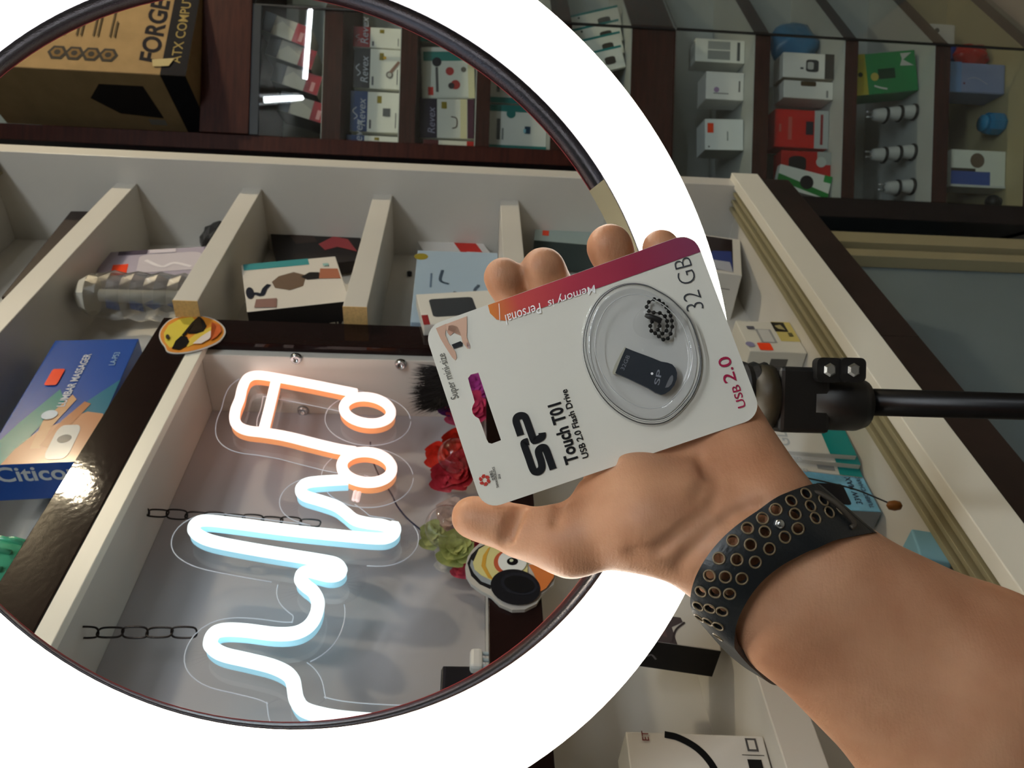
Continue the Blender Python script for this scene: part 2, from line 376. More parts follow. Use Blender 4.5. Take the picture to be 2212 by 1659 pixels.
for d0 in (.006, .022): sh('top_track', -.9, SP, d0, d0+.004, ZT-.014, ZT, m=CREAM, bev=0)
for s, d, z, in ((1.2, -.02, 1.87), (1.2, -.03, 1.62)): pass
# black shelf pins
for s, z, d in ((.99, 1.86, -.104), (1.13, 1.70, -.104), (1.13, 1.49, -.104)):
    obj('shelf_pin', lathe_me('shelf_pin', [(.0001, 0), (.004, 0), (.004, .006), (.0001, .008)], 12), BLACK, shelf, loc(shelf, frame(Wp(s, d, z), WA, (0, 0, 1))))

# niche with the dark brown frame that holds the neon sign
niche = thing('sign_niche', 'niche with glossy dark brown frame and white inside around the neon sign', 'niche', frame(Wp(.4, -.12, 1.33), WA, (0, 0, 1)))
def ni(name, *a, m=WHITE, bev=.0008): return wbox(name, *a, m, niche, bev)
ni('frame_rail', -.9, SL, -.036, -.025, 1.724, 1.772, m=BROWN2)
ni('frame_stile', .80, SL, -.036, -.025, 1.328, 1.724, m=BROWN2)
ni('frame_rail', -.9, SL, -.036, -.025, 1.328, 1.373, m=BROWN2)
ni('top_board', -.9, SL, -.127, -.0365, 1.712, 1.7715)
ni('top_lipping', -.9, .80, -.0365, -.026, 1.706, 1.7235, m=EDGE)
ni('side_board', .79, SL-.001, -.127, -.0365, 1.373, 1.712)
ni('bottom_board', -.9, SL, -.127, -.0365, 1.33, 1.371)
for px, py in ((640, 773), (866, 786), (655, 886)):
    r = ray(px, py); n = WA; P0 = Wp(.79, 0, 0); p = CAM+r*((P0-CAM).dot(n)/r.dot(n))
    obj('screw_cup', lathe_me('screw_cup', [(.0001, .001), (.003, .001), (.0035, .005), (.006, .0045), (.0075, 0), (.0001, 0)], 16), CHROME, niche, loc(niche, frame(p, WN, (0, 0, 1))))

# ---------------------------------------------------------------- dark glass-fronted cabinets on the right
YF, YB, XC = 1.8, 2.12, .832
AN = math.radians(44)           # beyond the glass corner the front turns away
adir = Vector((math.cos(AN), math.sin(AN), 0))
XE = XC+.30
def zpx(x): return onplane(x, 250, *plane('y', YF)).z
cabs = {}
def board_me(name, xl, z0, z1, yf=YF, inset=.0):
    e = .42
    pts = [(xl, YB), (xl, yf+inset), (XC, yf+inset), (XC+adir.x*e, yf+inset+adir.y*e), (XC+adir.x*e, YB+.0001)]
    if pts[3][1] > YB: t = (YB-yf-inset)/adir.y; pts = [(xl, YB), (xl, yf+inset), (XC, yf+inset), (XC+adir.x*t, YB)]
    return prism_me(name, pts, z0, z1)
up = thing('display_cabinet', 'tall dark brown display cabinet with glass front and accessory boxes', 'cabinet', T(.6, 2.0, zpx(1452)))
lo = thing('display_cabinet', 'lower glass display cabinet with white shelves holding plugs and small boxes', 'cabinet', T(.6, 2.0, 0))
XU, XL = .505, .415
INW = mat('pale_shelf_lining', '#b4b9b7', .5, noise=.04, nscale=8)
INC = mat('cream_shelf_lining', '#aca27c', .55)
def cab(par, name, me, m): return obj(name, me, m, par, loc(par, Matrix.Identity(4)))
ub = [(735, 695), (897, 862), (1058, 1028), (1230, 1190), (1452, 1361)]
for lo_px, hi_px in ub: cab(up, 'shelf_board', board_me('shelf_board', XU+.03, zpx(lo_px), zpx(hi_px)), BROWN)
for k, (a, b) in enumerate(ub):     # pale lining on the shelf tops
    cab(up, 'shelf_lining', board_me('shelf_lining', XU+.03, zpx(b)+.0003, zpx(b)+.002, YF+.004), INW)
abox('side_panel', XU, XU+.035, YF-.002, YB, zpx(1452), 2.5, BROWN, up)
abox('back_panel', XU+.0351, XE+.12, YB+.001, YB+.02, zpx(1452), 2.5, INW, up)
abox('header_board', XU+.0351, XE+.1, 1.79, YB, zpx(540), 2.0, BROWN, up)
abox('upper_back', XU+.0351, XE+.1, YB-.02, YB, 2.001, 2.5, BROWN, up)
abox('door_frame', XU+.0351, XC, YF-.006, YF+.004, zpx(560), zpx(532), ALU, up)
abox('glass_pane', XU+.0351, XC, YF-.005, YF-.001, zpx(1452), zpx(560), GLASS, up, 0)
abox('corner_bead', XC-.002, XC+.002, YF-.005, YF+.001, zpx(1452), zpx(540), BLACK, up, 0)
lb = [(1660, 1625), (1850, 1820), (2050, 2015), (2252, 2213)]
for lo_px, hi_px in lb:
    cab(lo, 'shelf_board', board_me('shelf_board', XL+.045, zpx(lo_px), zpx(hi_px)-.002), BROWN)
    cab(lo, 'shelf_lining', board_me('shelf_lining', XL+.045, zpx(hi_px)-.0019, zpx(hi_px), YF+.0), INC if hi_px > 2200 else INW)
abox('side_panel', XL, XL+.045, YF-.004, YB, 0, zpx(1452)-.001, mat('near_black_wood', '#160d0b', .4, noise=.2, nscale=12), lo)
abox('back_panel', XL+.0451, XE+.12, YB+.001, YB+.02, zpx(2050), zpx(1452)-.001, INW, lo)
abox('back_panel', XL+.0451, XE+.12, YB+.001, YB+.02, 0, zpx(2050)-.0005, INC, lo)
abox('top_rail', XL+.0451, XC, YF-.003, YF+.02, zpx(1452)-.002, zpx(1452)-.001, BROWN, lo, 0)
abox('glass_pane', XL+.0451, XC, YF-.008, YF-.004, .03, zpx(1452)-.003, GLASS, lo, 0)
abox('corner_bead', XC-.002, XC+.002, YF-.009, YF-.003, .03, zpx(1452)-.003, BLACK, lo, 0)
gm = frame((XC, YF-.006, 0), adir, (0, 0, 1))
HAZE = clear('hazy_glass', (.93, .95, .94), .05, .06)
obj('glass_pane', box_me('glass_pane', .003, .42, .03, zpx(1452)-.003, 0, .004), HAZE, lo, loc(lo, gm))
obj('glass_pane', box_me('glass_pane', .003, .42, zpx(1452)-.001, zpx(545), 0, .004), HAZE, up, loc(up, gm))
abox('plinth', XL, XC, YF, YB, 0, .03, BROWN, lo)
# ---------------------------------------------------------------- blister card held in the hand
c_LR, c_UR, c_LL = at(1648, 899, .3554), at(1497.6, 500, .366), at(1043.4, 1100.5, .365)
CM = frame(c_LR, c_UR-c_LR, c_LL-c_LR); CMI = CM.inverted()
CW, CH = (c_UR-c_LR).length, (c_LL-c_LR).length
_cn = CM.to_3x3() @ Vector((0, 0, 1))
def cp(px, py, h=0):
    p = CMI @ onplane(px, py, c_LR+_cn*h, _cn); return (p.x, p.y)
def cps(L, h=0): return [cp(*p, h) for p in L]
card = thing('blister_card', 'white blister card with a mini flash drive held up in the hand', 'packaging', CM)
CT = .0006
slot = [(900+x/3.95, 680+y/3.95) for x, y in [(437, 540), (460, 510), (525, 490), (622, 780), (720, 1070), (640, 1100), (612, 1092), (595, 1060), (560, 960), (530, 885), (497, 866), (478, 842), (470, 805), (478, 775), (494, 745), (480, 690), (455, 610)]]
outl = rrect(0, 0, CW, CH, .0085, 7); sl = cps(slot)
vv = [Vector(p) for p in outl+sl]; n1, n2 = len(outl), len(sl)
ed = [(i, (i+1) % n1) for i in range(n1)]+[(n1+i, n1+(i+1) % n2) for i in range(n2)]
r_ = delaunay_2d_cdt(vv, ed, [], 1, 1e-7)
def inside(p, poly):
    c = False; n = len(poly)
    for i in range(n):
        (x1, y1), (x2, y2) = poly[i], poly[i-1]
        if (y1 > p[1]) != (y2 > p[1]) and p[0] < (x2-x1)*(p[1]-y1)/(y2-y1)+x1: c = not c
    return c
fv = r_[0]; tris = [f for f in r_[2] if not inside(sum((fv[i] for i in f), Vector((0, 0)))/len(f), sl)]
Vc = [(v.x, v.y, 0) for v in fv]+[(v.x, v.y, -CT) for v in fv]; nv = len(fv)
Fq = [tuple(f) for f in tris]+[tuple(i+nv for i in f[::-1]) for f in tris]
for a, b in r_[1]:
    cnt = [f for f in tris if a in f and b in f]
    if len(cnt) == 1: Fq.append((a, b, b+nv, a+nv))
me = mesh('card_board', Vc, Fq); bm = bmesh.new(); bm.from_mesh(me); bmesh.ops.recalc_face_normals(bm, faces=bm.faces[:]); bm.to_mesh(me); bm.free()
obj('card_board', me, mat('coated_card', '#dedbd0', .35, coat=.15, noise=.012, nscale=30), card)
def cd_(name, me_, col, z=.0003, rough=.4, M=None, m=None): return obj(name, me_, m or pm(col, rough), card, (M or Matrix.Identity(4)) @ T(0, 0, z))
# red strip along the right edge, fading from orange to plum
bw = .0102; ytop = cp(1052, 660)[1]
strip = [(CW-.0002, .0085), (CW-.0002, ytop-.0005), (CW-bw+.006, ytop-.0002), (CW-bw+.002, ytop-.0022), (CW-bw, ytop-.006), (CW-bw, .0002), (CW-.0085, .0002), (CW-.0045, .0012), (CW-.0015, .0042)]
gm_ = bpy.data.materials.new('strip_print'); gm_.use_nodes = True; nt = gm_.node_tree; b_ = nt.nodes['Principled BSDF']; b_.inputs['Roughness'].default_value = .35
tc = nt.nodes.new('ShaderNodeTexCoord'); sx = nt.nodes.new('ShaderNodeSeparateXYZ'); nt.links.new(tc.outputs['Object'], sx.inputs[0])
mr = nt.nodes.new('ShaderNodeMapRange'); mr.inputs['From Min'].default_value = 0; mr.inputs['From Max'].default_value = ytop; nt.links.new(sx.outputs['Y'], mr.inputs['Value'])
cr = nt.nodes.new('ShaderNodeValToRGB'); nt.links.new(mr.outputs[0], cr.inputs[0]); nt.links.new(cr.outputs[0], b_.inputs['Base Color'])
while len(cr.color_ramp.elements) > 1: cr.color_ramp.elements.remove(cr.color_ramp.elements[0])
cr.color_ramp.elements[0].position = 1; cr.color_ramp.elements[0].color = (*lin('#d47a1e'), 1)
for p_, c_ in ((0, '#7a3050'), (.3, '#8c1c3c'), (.6, '#a8273f'), (.86, '#c0403a')):
    e = cr.color_ramp.elements.new(p_); e.color = (*lin(c_), 1)
cd_('colour_strip', flat_me('colour_strip', strip), None, m=gm_)
def ctext(s, p_start, p_end, col, bold=.0, shear=0, fit=True, hpx=None, z=.0005, h=0):
    """text whose base line runs between two points of the photo"""
    a, b = Vector(cp(*p_start, h)), Vector(cp(*p_end, h)); me_ = text_me(s, 1, bold, shear)
    xs = [v.co.x for v in me_.vertices]; wd = max(xs)-min(xs); sc = (b-a).length/wd
    sy = sc
    if hpx:
        ys = [v.co.y for v in me_.vertices if True]; sy = hpx*.366/FPX/ (max(ys) if max(ys) > 0 else 1)
    ang = math.atan2(b.y-a.y, b.x-a.x)
    M = T(a.x, a.y, 0) @ Matrix.Rotation(ang, 4, 'Z') @ Matrix.Diagonal((sc, sy, 1, 1)) @ T(-min(xs), 0, 0)
    me_.transform(M); return cd_('lettering', me_, col, z+h)
ctext('Memory is', (1284, 616), (1182, 651), '#ffffff', .002, .18, hpx=17, z=.0007)
ctext('Personal', (1166, 655), (1088, 682), '#ffffff', .002, .18, hpx=22, z=.0007)
cd_('lettering', stroke_me('lettering', cps([(1078, 656), (1079, 668), (1080, 694)]), .0004), '#f6e2dc', .0006)
ctext('Super mini-size', (991, 859), (960, 762), '#5e5e5a', .002, hpx=17)
ctext('Touch T01', (1250, 997), (1210, 868), '#101014', .03, hpx=29)
ctext('USB 2.0 Flash Drive', (1272, 987), (1224, 840), '#141418', .02, hpx=14)
ctext('32 GB', (1521, 665), (1490, 554), '#3b3d42', -.016, hpx=37)
ctext('USB', (1611, 878), (1596, 830), '#a01f45', .006, hpx=17)
ctext('2.0', (1591, 823), (1575, 768), '#a01f45', .006, hpx=26)
ctext('台灣精品', (1069, 1036), (1063, 1016), '#2a2a2c', .01, hpx=7)
ctext('TAIWAN EXCELLENCE', (1078, 1053), (1068, 1008), '#2a2a2c', .02, hpx=5)
ctext('2016', (1082, 1034), (1080, 1024), '#2a2a2c', .02, hpx=5)
# big two-letter mark built from strokes
def reg8(L): return [(900+x/3.95, 680+y/3.95) for x, y in L]
S1 = reg8([(1166, 1318), (1135, 1232), (1104, 1150), (1080, 1132), (1050, 1146), (1040, 1178), (1062, 1250), (1068, 1300), (1052, 1330), (1020, 1340), (992, 1318), (955, 1215), (918, 1110), (924, 1090), (955, 1080)])
S2 = reg8([(888, 1030), (868, 970), (850, 915), (854, 880), (880, 862), (918, 866), (938, 900), (970, 990), (997, 1064), (1010, 1072), (1048, 1056), (1072, 1036), (1070, 1006)])
for S_ in (S1, S2): cd_('logo_letter', stroke_me('logo_letter', catmull([(*p, 0) for p in cps(S_)], 6), .0034), '#0e0e12', .0005)
# small award emblem
ec = cp(1047, 1037); er = .0027
for k in range(6):
    a = k*math.pi/3; v = [(ec[0]+er*(rr*math.cos(a+da)), ec[1]+er*(rr*math.sin(a+da))) for rr, da in ((.42, -.35), (1, -.42), (1.02, .0), (.8, .5), (.45, .5))]
    cd_('emblem_petal', flat_me('emblem_petal', v), '#b8362c', .0005)
# printed photo of a hand pinching the tiny drive
def R6(L): return [(900+x/3.95, 460+y/3.95) for x, y in L]
for poly, col in ((R6([(165, 985), (255, 945), (245, 1040), (275, 1110), (330, 1180), (343, 1235), (330, 1258), (305, 1235), (250, 1150), (205, 1075)]), '#c9a28c'),
                  (R6([(250, 950), (430, 882), (430, 1000), (428, 1060), (455, 1130), (455, 1160), (432, 1158), (395, 1110), (380, 1050), (355, 975), (300, 955), (272, 1000), (255, 1010)]), '#d2ab94'),
                  (R6([(275, 960), (345, 970), (330, 1010), (285, 1050), (262, 1020)]), '#b98d78'),
                  (R6([(300, 1125), (375, 1095), (394, 1110), (390, 1138), (320, 1160)]), '#17161a'),
                  (R6([(425, 1105), (440, 1102), (455, 1140), (447, 1158), (430, 1140)]), '#c8b2b8')):
    cd_('printed_photo', flat_me('printed_photo', cps(poly)), col, .0004+.0001*(col == '#17161a'))
# clear plastic dome
def B4(L): return [(1240+x/4.367, 560+y/4.367) for x, y in L]
rim = B4([(480, 225), (590, 218), (700, 240), (800, 290), (900, 350), (1005, 445), (1100, 560), (1165, 720), (1205, 900), (1205, 1030), (1180, 1150), (1130, 1270), (1050, 1380), (960, 1470), (850, 1535), (720, 1550), (600, 1530), (470, 1470), (350, 1380), (255, 1275), (180, 1150), (120, 1000), (90, 850), (96, 700), (130, 560), (185, 440), (260, 340), (365, 265)])
rim2 = [Vector((*p, 0)) for p in cps(rim, .004)]; rim2 = catmull(rim2, 3, True); cc = sum(rim2, Vector())/len(rim2)
BH = .0075
prof_ = [(1.045, .0004), (1.02, .0006), (1.0, .0012), (.985, .004), (.965, BH-.0012), (.93, BH-.0002), (.88, BH), (.80, BH), (.775, BH-.0009), (.74, BH-.001), (.4, BH-.001), (.02, BH-.001)]
Vb = [(cc.x+(p.x-cc.x)*f, cc.y+(p.y-cc.y)*f, z) for f, z in prof_ for p in rim2]; nb = len(rim2)
Fb = [(j*nb+k, j*nb+(k+1) % nb, (j+1)*nb+(k+1) % nb, (j+1)*nb+k) for j in range(len(prof_)-1) for k in range(nb)]
PLAS = clear('clear_blister_plastic', (.955, .96, .97), .025, .05, ior=1.35)
obj('blister_dome', mesh('blister_dome', Vb, Fb, True), PLAS, card)
# grey-white tray face inside the dome
cd_('tray_face', flat_me('tray_face', [(cc.x+(p.x-cc.x)*.93, cc.y+(p.y-cc.y)*.93) for p in rim2]), '#cbcac4', .0005, .3)
for f_, z_, c_, rr_ in ((1.004, .0010, '#3c3f42', .00026), (.978, .0045, '#9da0a2', .00018), (.955, BH-.0006, '#4a4d50', .00022), (.80, BH, '#b5b7b8', .0002)):  # opaque grey tubes paint the refraction lines and highlights of the clear wall
    obj('painted_edge_line', tube_me('painted_edge_line', [(cc.x+(p.x-cc.x)*f_, cc.y+(p.y-cc.y)*f_, z_) for p in rim2], rr_, 6, True), mat('painted_edge_line_'+c_, c_, .12, coat=.5), card)
# flash drive
HZ = .0022
fl = B4([(487, 838), (560, 868), (660, 905), (740, 935), (820, 968), (880, 978), (925, 995), (955, 1030), (970, 1075), (968, 1130), (945, 1190), (905, 1240), (860, 1270), (820, 1281), (770, 1262), (700, 1218), (610, 1175), (500, 1122), (388, 1076), (435, 955)])
drv = obj('flash_drive', prism_me('flash_drive', cps(fl, .004), HZ, .0052), mat('navy_black_shell', '#1c2530', .35), card)
cd_('drive_loop', flat_me('drive_loop', cps(B4([(858, 1214), (880, 1160), (905, 1110), (925, 1092), (934, 1105), (934, 1140), (918, 1180), (890, 1208)]), .005)), '#6f7174', .0054)
cd_('connector_edge', prism_me('connector_edge', cps(B4([(480, 826), (497, 838), (395, 1082), (368, 1082), (362, 1066), (384, 1000), (440, 890)]), .004), HZ, .0046), '#b9b5a2', 0)
cd_('indicator_dot', flat_me('indicator_dot', [(cp(1240+735/4.367, 560+1080/4.367, .005)[0]+.0006*math.cos(t), cp(1240+735/4.367, 560+1080/4.367, .005)[1]+.0006*math.sin(t)) for t in [k*math.pi/6 for k in range(12)]]), '#ffffff', .00545)
ctext('32GB', (1240+470/4.367, 560+1050/4.367), (1240+528/4.367, 560+915/4.367), '#8c9097', 0, hpx=8, h=.005)
ctext('SP', (1240+800/4.367, 560+1190/4.367), (1240+833/4.367, 560+1050/4.367), '#8c9097', .01, hpx=11, h=.005)
# bead chain with its clasp
beads = B4([(735, 590), (718, 632), (728, 678), (765, 700), (800, 728), (842, 758), (885, 748), (910, 705), (925, 640), (922, 583), (910, 535), (893, 493), (870, 455), (838, 423), (800, 393), (755, 380), (705, 405), (685, 450), (705, 490), (752, 505), (808, 510), (857, 540), (877, 585), (880, 630), (872, 675), (833, 703), (790, 668), (805, 632), (803, 592)])
bm = bmesh.new(); bmesh.ops.create_icosphere(bm, subdivisions=2, radius=.00098); bme = bpy.data.meshes.new('bead'); bm.to_mesh(bme); bm.free(); bme.shade_smooth()
BEAD = mat('black_nickel', '#15171b', .22, metal=.7); bme.materials.append(BEAD)
bp_ = [Vector((*p, HZ+.0012+.0003*math.sin(i))) for i, p in enumerate(cps(beads, .003))]
chain_ = obj('bead_chain', tube_me('bead_chain', bp_, .00028, 6), BEAD, card)
for p in bp_: obj('bead', bme, None, chain_, T(*p))
obj('clasp', tube_me('clasp', [Vector((*p, HZ+.0018)) for p in cps(B4([(668, 530), (700, 540), (760, 562), (800, 578), (822, 590)]), .003)], [.0008, .0013, .0014, .0014, .0012], 10), mat('black_clasp', '#0c0e12', .35), card)
obj('inner_bubble', mesh('inner_bubble', [(x_, y_, z) for z, f in ((HZ, 1.0), (HZ+.003, .93), (HZ+.0036, .8), (HZ+.0037, .3)) for x_, y_ in [((p[0]-q[0])*f+q[0], (p[1]-q[1])*f+q[1]) for q in [cp(1240+790/4.367, 560+575/4.367, .003)] for p in [(q[0]+.0083*math.cos(2*math.pi*k/28)*1.0-.0*k, q[1]+.0117*math.sin(2*math.pi*k/28)) for k in range(28)]]],
    [(j*28+k, j*28+(k+1) % 28, (j+1)*28+(k+1) % 28, (j+1)*28+k) for j in range(3) for k in range(28)], True), clear('inner_bubble_plastic', (.97, .97, .97), .01, .08, ior=1.3), card)

# ---------------------------------------------------------------- the hand and forearm: one smooth surface grown from tapered limbs
VX = .0016
prims = []
def limb(a, b, ra, rb, k=.006): prims.append((np.array(at(*a)), np.array(at(*b)), ra, rb, k))
# fingers behind the card: knuckle, middle joint, end joint, tip
FING = dict(index=[(1300, 965, .392), (1195, 790, .401), (1122, 672, .395), (1088, 598, .3825)], middle=[(1400, 930, .394), (1285, 745, .404), (1212, 645, .397), (1174, 582, .3825)],
            ring=[(1490, 895, .391), (1402, 705, .400), (1345, 595, .394), (1317, 533, .3815)], pinky=[(1565, 865, .385), (1492, 705, .392), (1450, 600, .388), (1428, 536, .3795)])
RAD = dict(index=(.0115, .0100, .0090, .0091), middle=(.0118, .0104, .0096, .0104), ring=(.0115, .0103, .0096, .0106), pinky=(.0105, .0090, .0082, .0086))
for n_, J in FING.items():
    r_ = RAD[n_]
    for i in range(3): limb(J[i], J[i+1], r_[i], r_[i+1], .002 if i else .004)
    # soft finger pad
    t = J[3]; limb((t[0]-1, t[1]+2, t[2]-.0012), (t[0]+4, t[1]+14, t[2]), r_[3]*.97, r_[3]*.97, .003)
# palm bones
limb((1300, 965, .392), (1560, 1170, .352), .0125, .019, .012); limb((1400, 930, .394), (1600, 1150, .350), .0125, .019, .012)
limb((1490, 895, .391), (1630, 1130, .350), .0125, .019, .012); limb((1558, 868, .385), (1652, 1090, .350), .0122, .0172, .012)
limb((1586, 950, .374), (1655, 1078, .350), .0138, .0172, .012)               # heel of the little finger side
limb((1330, 1020, .375), (1480, 1090, .352), .0125, .018, .010)               # fleshy pad below the first finger
# thumb
limb((1020, 1117, .3775), (1112, 1142, .3735), .0101, .0116, .002); limb((1040, 1122, .376), (1075, 1130, .375), .0098, .0104, .003)
limb((1126, 1150, .372), (1232, 1170, .364), .0124, .0152, .003); limb((1235, 1163, .364), (1400, 1127, .352), .0148, .0200, .010)
limb((1400, 1127, .352), (1555, 1188, .346), .0200, .0212, .012)
limb((1285, 1080, .373), (1370, 1060, .362), .0100, .015, .010)               # web
# wrist and forearm
limb((1585, 1205, .349), (1700, 1325, .346), .0225, .0235, .012); limb((1652, 1125, .350), (1782, 1235, .346), .0195, .0228, .012)
limb((1700, 1325, .346), (2040, 1600, .338), .0250, .0345, .012); limb((1800, 1245, .346), (2130, 1455, .338), .0250, .0345, .012)
limb((2040, 1600, .338), (2400, 1900, .33), .0345, .040, .012); limb((2130, 1455, .338), (2520, 1700, .33), .0345, .041, .012)
limb((2400, 1900, .33), (3050, 2460, .315), .040, .044, .012); limb((2520, 1700, .33), (3200, 2170, .315), .041, .045, .012)
lo_ = np.min([np.minimum(a-ra, b-rb) for a, b, ra, rb, k in prims], 0)-.012; hi_ = np.max([np.maximum(a+ra, b+rb) for a, b, ra, rb, k in prims], 0)+.012
dims = np.ceil((hi_-lo_)/VX).astype(int)+1
fld = np.full(dims, .05, np.float32)
def window(lo, hi):
    i0 = np.maximum(((lo-lo_)/VX).astype(int), 0); i1 = np.minimum(((hi-lo_)/VX).astype(int)+2, dims); return i0, i1
def grid(i0, i1):
    g = [lo_[k]+VX*np.arange(i0[k], i1[k], dtype=np.float32) for k in range(3)]; return g[0][:, None, None], g[1][None, :, None], g[2][None, None, :]
def seg(a, b, ra, rb, i0, i1):
    X, Y, Z = grid(i0, i1); ba = b-a; L2 = float(ba@ba)+1e-12
    h = np.clip(((X-a[0])*ba[0]+(Y-a[1])*ba[1]+(Z-a[2])*ba[2])/L2, 0, 1)
    return np.sqrt((X-a[0]-h*ba[0])**2+(Y-a[1]-h*ba[1])**2+(Z-a[2]-h*ba[2])**2)-(ra+(rb-ra)*h)
for a, b, ra, rb, k in prims:
    m_ = .022; i0, i1 = window(np.minimum(a-ra, b-rb)-m_, np.maximum(a+ra, b+rb)+m_)
    d = seg(a, b, ra, rb, i0, i1); s_ = tuple(slice(p, q) for p, q in zip(i0, i1)); f0 = fld[s_]
    h = np.maximum(k-np.abs(f0-d), 0)/k; fld[s_] = np.minimum(f0, d)-h*h*k*.25
def surfZ(px, py, z0=.27, z1=.45):
    r = np.array(ray(px, py)); c = np.array(CAM)
    for z in np.arange(z0, z1, .0006):
        p = ((c+r*z)-lo_)/VX; i = np.round(p).astype(int)
        if (i >= 0).all() and (i < dims).all() and fld[tuple(i)] < 0: return z
    return None
def groove(pts, r, depth, k=.0025):
    P = []
    for q in catmull([(x, y, 0) for x, y in pts], 5):
        z = surfZ(q.x, q.y)
        if z: P.append(np.array(at(q.x, q.y, z+depth-r)))
    for a, b in zip(P, P[1:]):
        if np.linalg.norm(a-b) > .02: continue
        i0, i1 = window(np.minimum(a, b)-r-.006, np.maximum(a, b)+r+.006)
        if (i1 <= i0).any(): continue
        d = -seg(a, b, r, r, i0, i1); s_ = tuple(slice(p, q) for p, q in zip(i0, i1)); f0 = fld[s_]
        h = np.maximum(k-np.abs(f0-d), 0)/k; fld[s_] = np.maximum(f0, d)+h*h*k*.25
# palm lines, thumb joint folds and wrist folds
groove([(1540, 1010), (1548, 1060), (1520, 1110), (1470, 1150), (1420, 1190), (1360, 1195)], .0022, .0007)
groove([(1118, 1098), (1100, 1130), (1098, 1150), (1085, 1172)], .0022, .0013); groove([(1128, 1100), (1112, 1135), (1104, 1160)], .0018, .0006)
groove([(1215, 1078), (1205, 1100), (1196, 1130)], .0018, .0006)
groove([(1660, 1085), (1600, 1100), (1545, 1135), (1500, 1180), (1465, 1225)], .002, .00045)
groove([(1260, 1025), (1300, 1010), (1330, 995)], .0018, .0008)
groove([(1510, 975), (1525, 1030), (1500, 1080)], .0018, .0004)
STRAPZ = {}
_strapH = [(1754, 1053), (1680, 1076), (1627, 1111), (1582, 1147), (1546, 1182), (1518, 1222), (1503, 1258), (1498, 1293), (1506, 1316), (1534, 1352), (1590, 1412)]
_strapA = [(1875, 1157), (1794, 1169), (1744, 1187), (1698, 1207), (1658, 1235), (1627, 1266), (1602, 1306), (1589, 1349), (1592, 1382), (1602, 1400), (1637, 1437)]
for i, (h_, a_) in enumerate(zip(_strapH, _strapA)):
    for nm, q in (('h', h_), ('m', ((h_[0]+a_[0])/2, (h_[1]+a_[1])/2)), ('a', a_)): STRAPZ[(i, nm)] = surfZ(*q)
def surface_net(f):
    ins = f < 0; nx, ny, nz = f.shape
    c = np.zeros((nx-1, ny-1, nz-1), np.int8)
    for dx in (0, 1):
        for dy in (0, 1):
            for dz in (0, 1): c += ins[dx:nx-1+dx, dy:ny-1+dy, dz:nz-1+dz]
    I = np.argwhere((c > 0) & (c < 8)); idx = np.full(c.shape, -1, np.int64); idx[tuple(I.T)] = np.arange(len(I))
    acc = np.zeros((len(I), 3)); cnt = np.zeros(len(I))
    cor = [(x, y, z) for x in (0, 1) for y in (0, 1) for z in (0, 1)]
    for a in cor:
        for k in range(3):
            if a[k]: continue
            b = list(a); b[k] = 1; A_ = I+np.array(a); B_ = I+np.array(b); fa = f[tuple(A_.T)]; fb = f[tuple(B_.T)]
            m_ = (fa < 0) != (fb < 0); t = np.where(m_, fa/np.where(m_, fa-fb, 1), 0)
            acc += np.where(m_[:, None], A_+(B_-A_)*t[:, None], 0); cnt += m_
    Vs = acc/cnt[:, None]; Q = []
    for k in range(3):
        a = [slice(None)]*3; b = [slice(None)]*3; a[k] = slice(0, -1); b[k] = slice(1, None)
        cr_ = ins[tuple(a)] != ins[tuple(b)]; E = np.argwhere(cr_); u, v = (k+1) % 3, (k+2) % 3
        E = E[(E[:, u] > 0) & (E[:, v] > 0) & (E[:, u] < f.shape[u]-1) & (E[:, v] < f.shape[v]-1)]
        e = [E.copy() for _ in range(4)]; e[1][:, u] -= 1; e[2][:, u] -= 1; e[2][:, v] -= 1; e[3][:, v] -= 1
        q = np.stack([idx[tuple(x.T)] for x in e], 1); s = ins[tuple(E.T)]; q[~s] = q[~s][:, ::-1]; Q.append(q)
    return Vs, np.concatenate(Q)
Vh, Qh = surface_net(fld); Vh = Vh*VX+lo_
E_ = np.concatenate([Qh[:, [0, 1]], Qh[:, [1, 2]], Qh[:, [2, 3]], Qh[:, [3, 0]]]); 
for it in range(3):
    acc = np.zeros_like(Vh); cn = np.zeros(len(Vh)); np.add.at(acc, E_[:, 0], Vh[E_[:, 1]]); np.add.at(cn, E_[:, 0], 1); np.add.at(acc, E_[:, 1], Vh[E_[:, 0]]); np.add.at(cn, E_[:, 1], 1)
    Vh = Vh*.45+.55*acc/cn[:, None]
hme = bpy.data.meshes.new('person'); hme.from_pydata(Vh.tolist(), [], Qh.tolist()); hme.update(); hme.shade_smooth()
# skin: warm base with rosier and browner patches, fine lines as relief
sk = bpy.data.materials.new('skin'); sk.use_nodes = True; nt = sk.node_tree; b_ = nt.nodes['Principled BSDF']
b_.inputs['Roughness'].default_value = .5; b_.inputs['Specular IOR Level'].default_value = .35
b_.inputs['Subsurface Weight'].default_value = .12; b_.inputs['Subsurface Radius'].default_value = (.008, .003, .0015); b_.inputs['Subsurface Scale'].default_value = 1
tc = nt.nodes.new('ShaderNodeTexCoord'); n1 = nt.nodes.new('ShaderNodeTexNoise'); n1.inputs['Scale'].default_value = 28; n1.inputs['Detail'].default_value = 4
nt.links.new(tc.outputs['Object'], n1.inputs['Vector']); cr = nt.nodes.new('ShaderNodeValToRGB'); nt.links.new(n1.outputs['Fac'], cr.inputs[0])
for e, p_, c_ in zip(cr.color_ramp.elements, (.35, .68), ('#a87556', '#c08f6e')): e.position = p_; e.color = (*lin(c_), 1)
nt.links.new(cr.outputs[0], b_.inputs['Base Color'])
mp = nt.nodes.new('ShaderNodeMapping'); mp.inputs['Rotation'].default_value = (0, .6, 0); mp.inputs['Scale'].default_value = (1, 1, 4); nt.links.new(tc.outputs['Object'], mp.inputs[0])
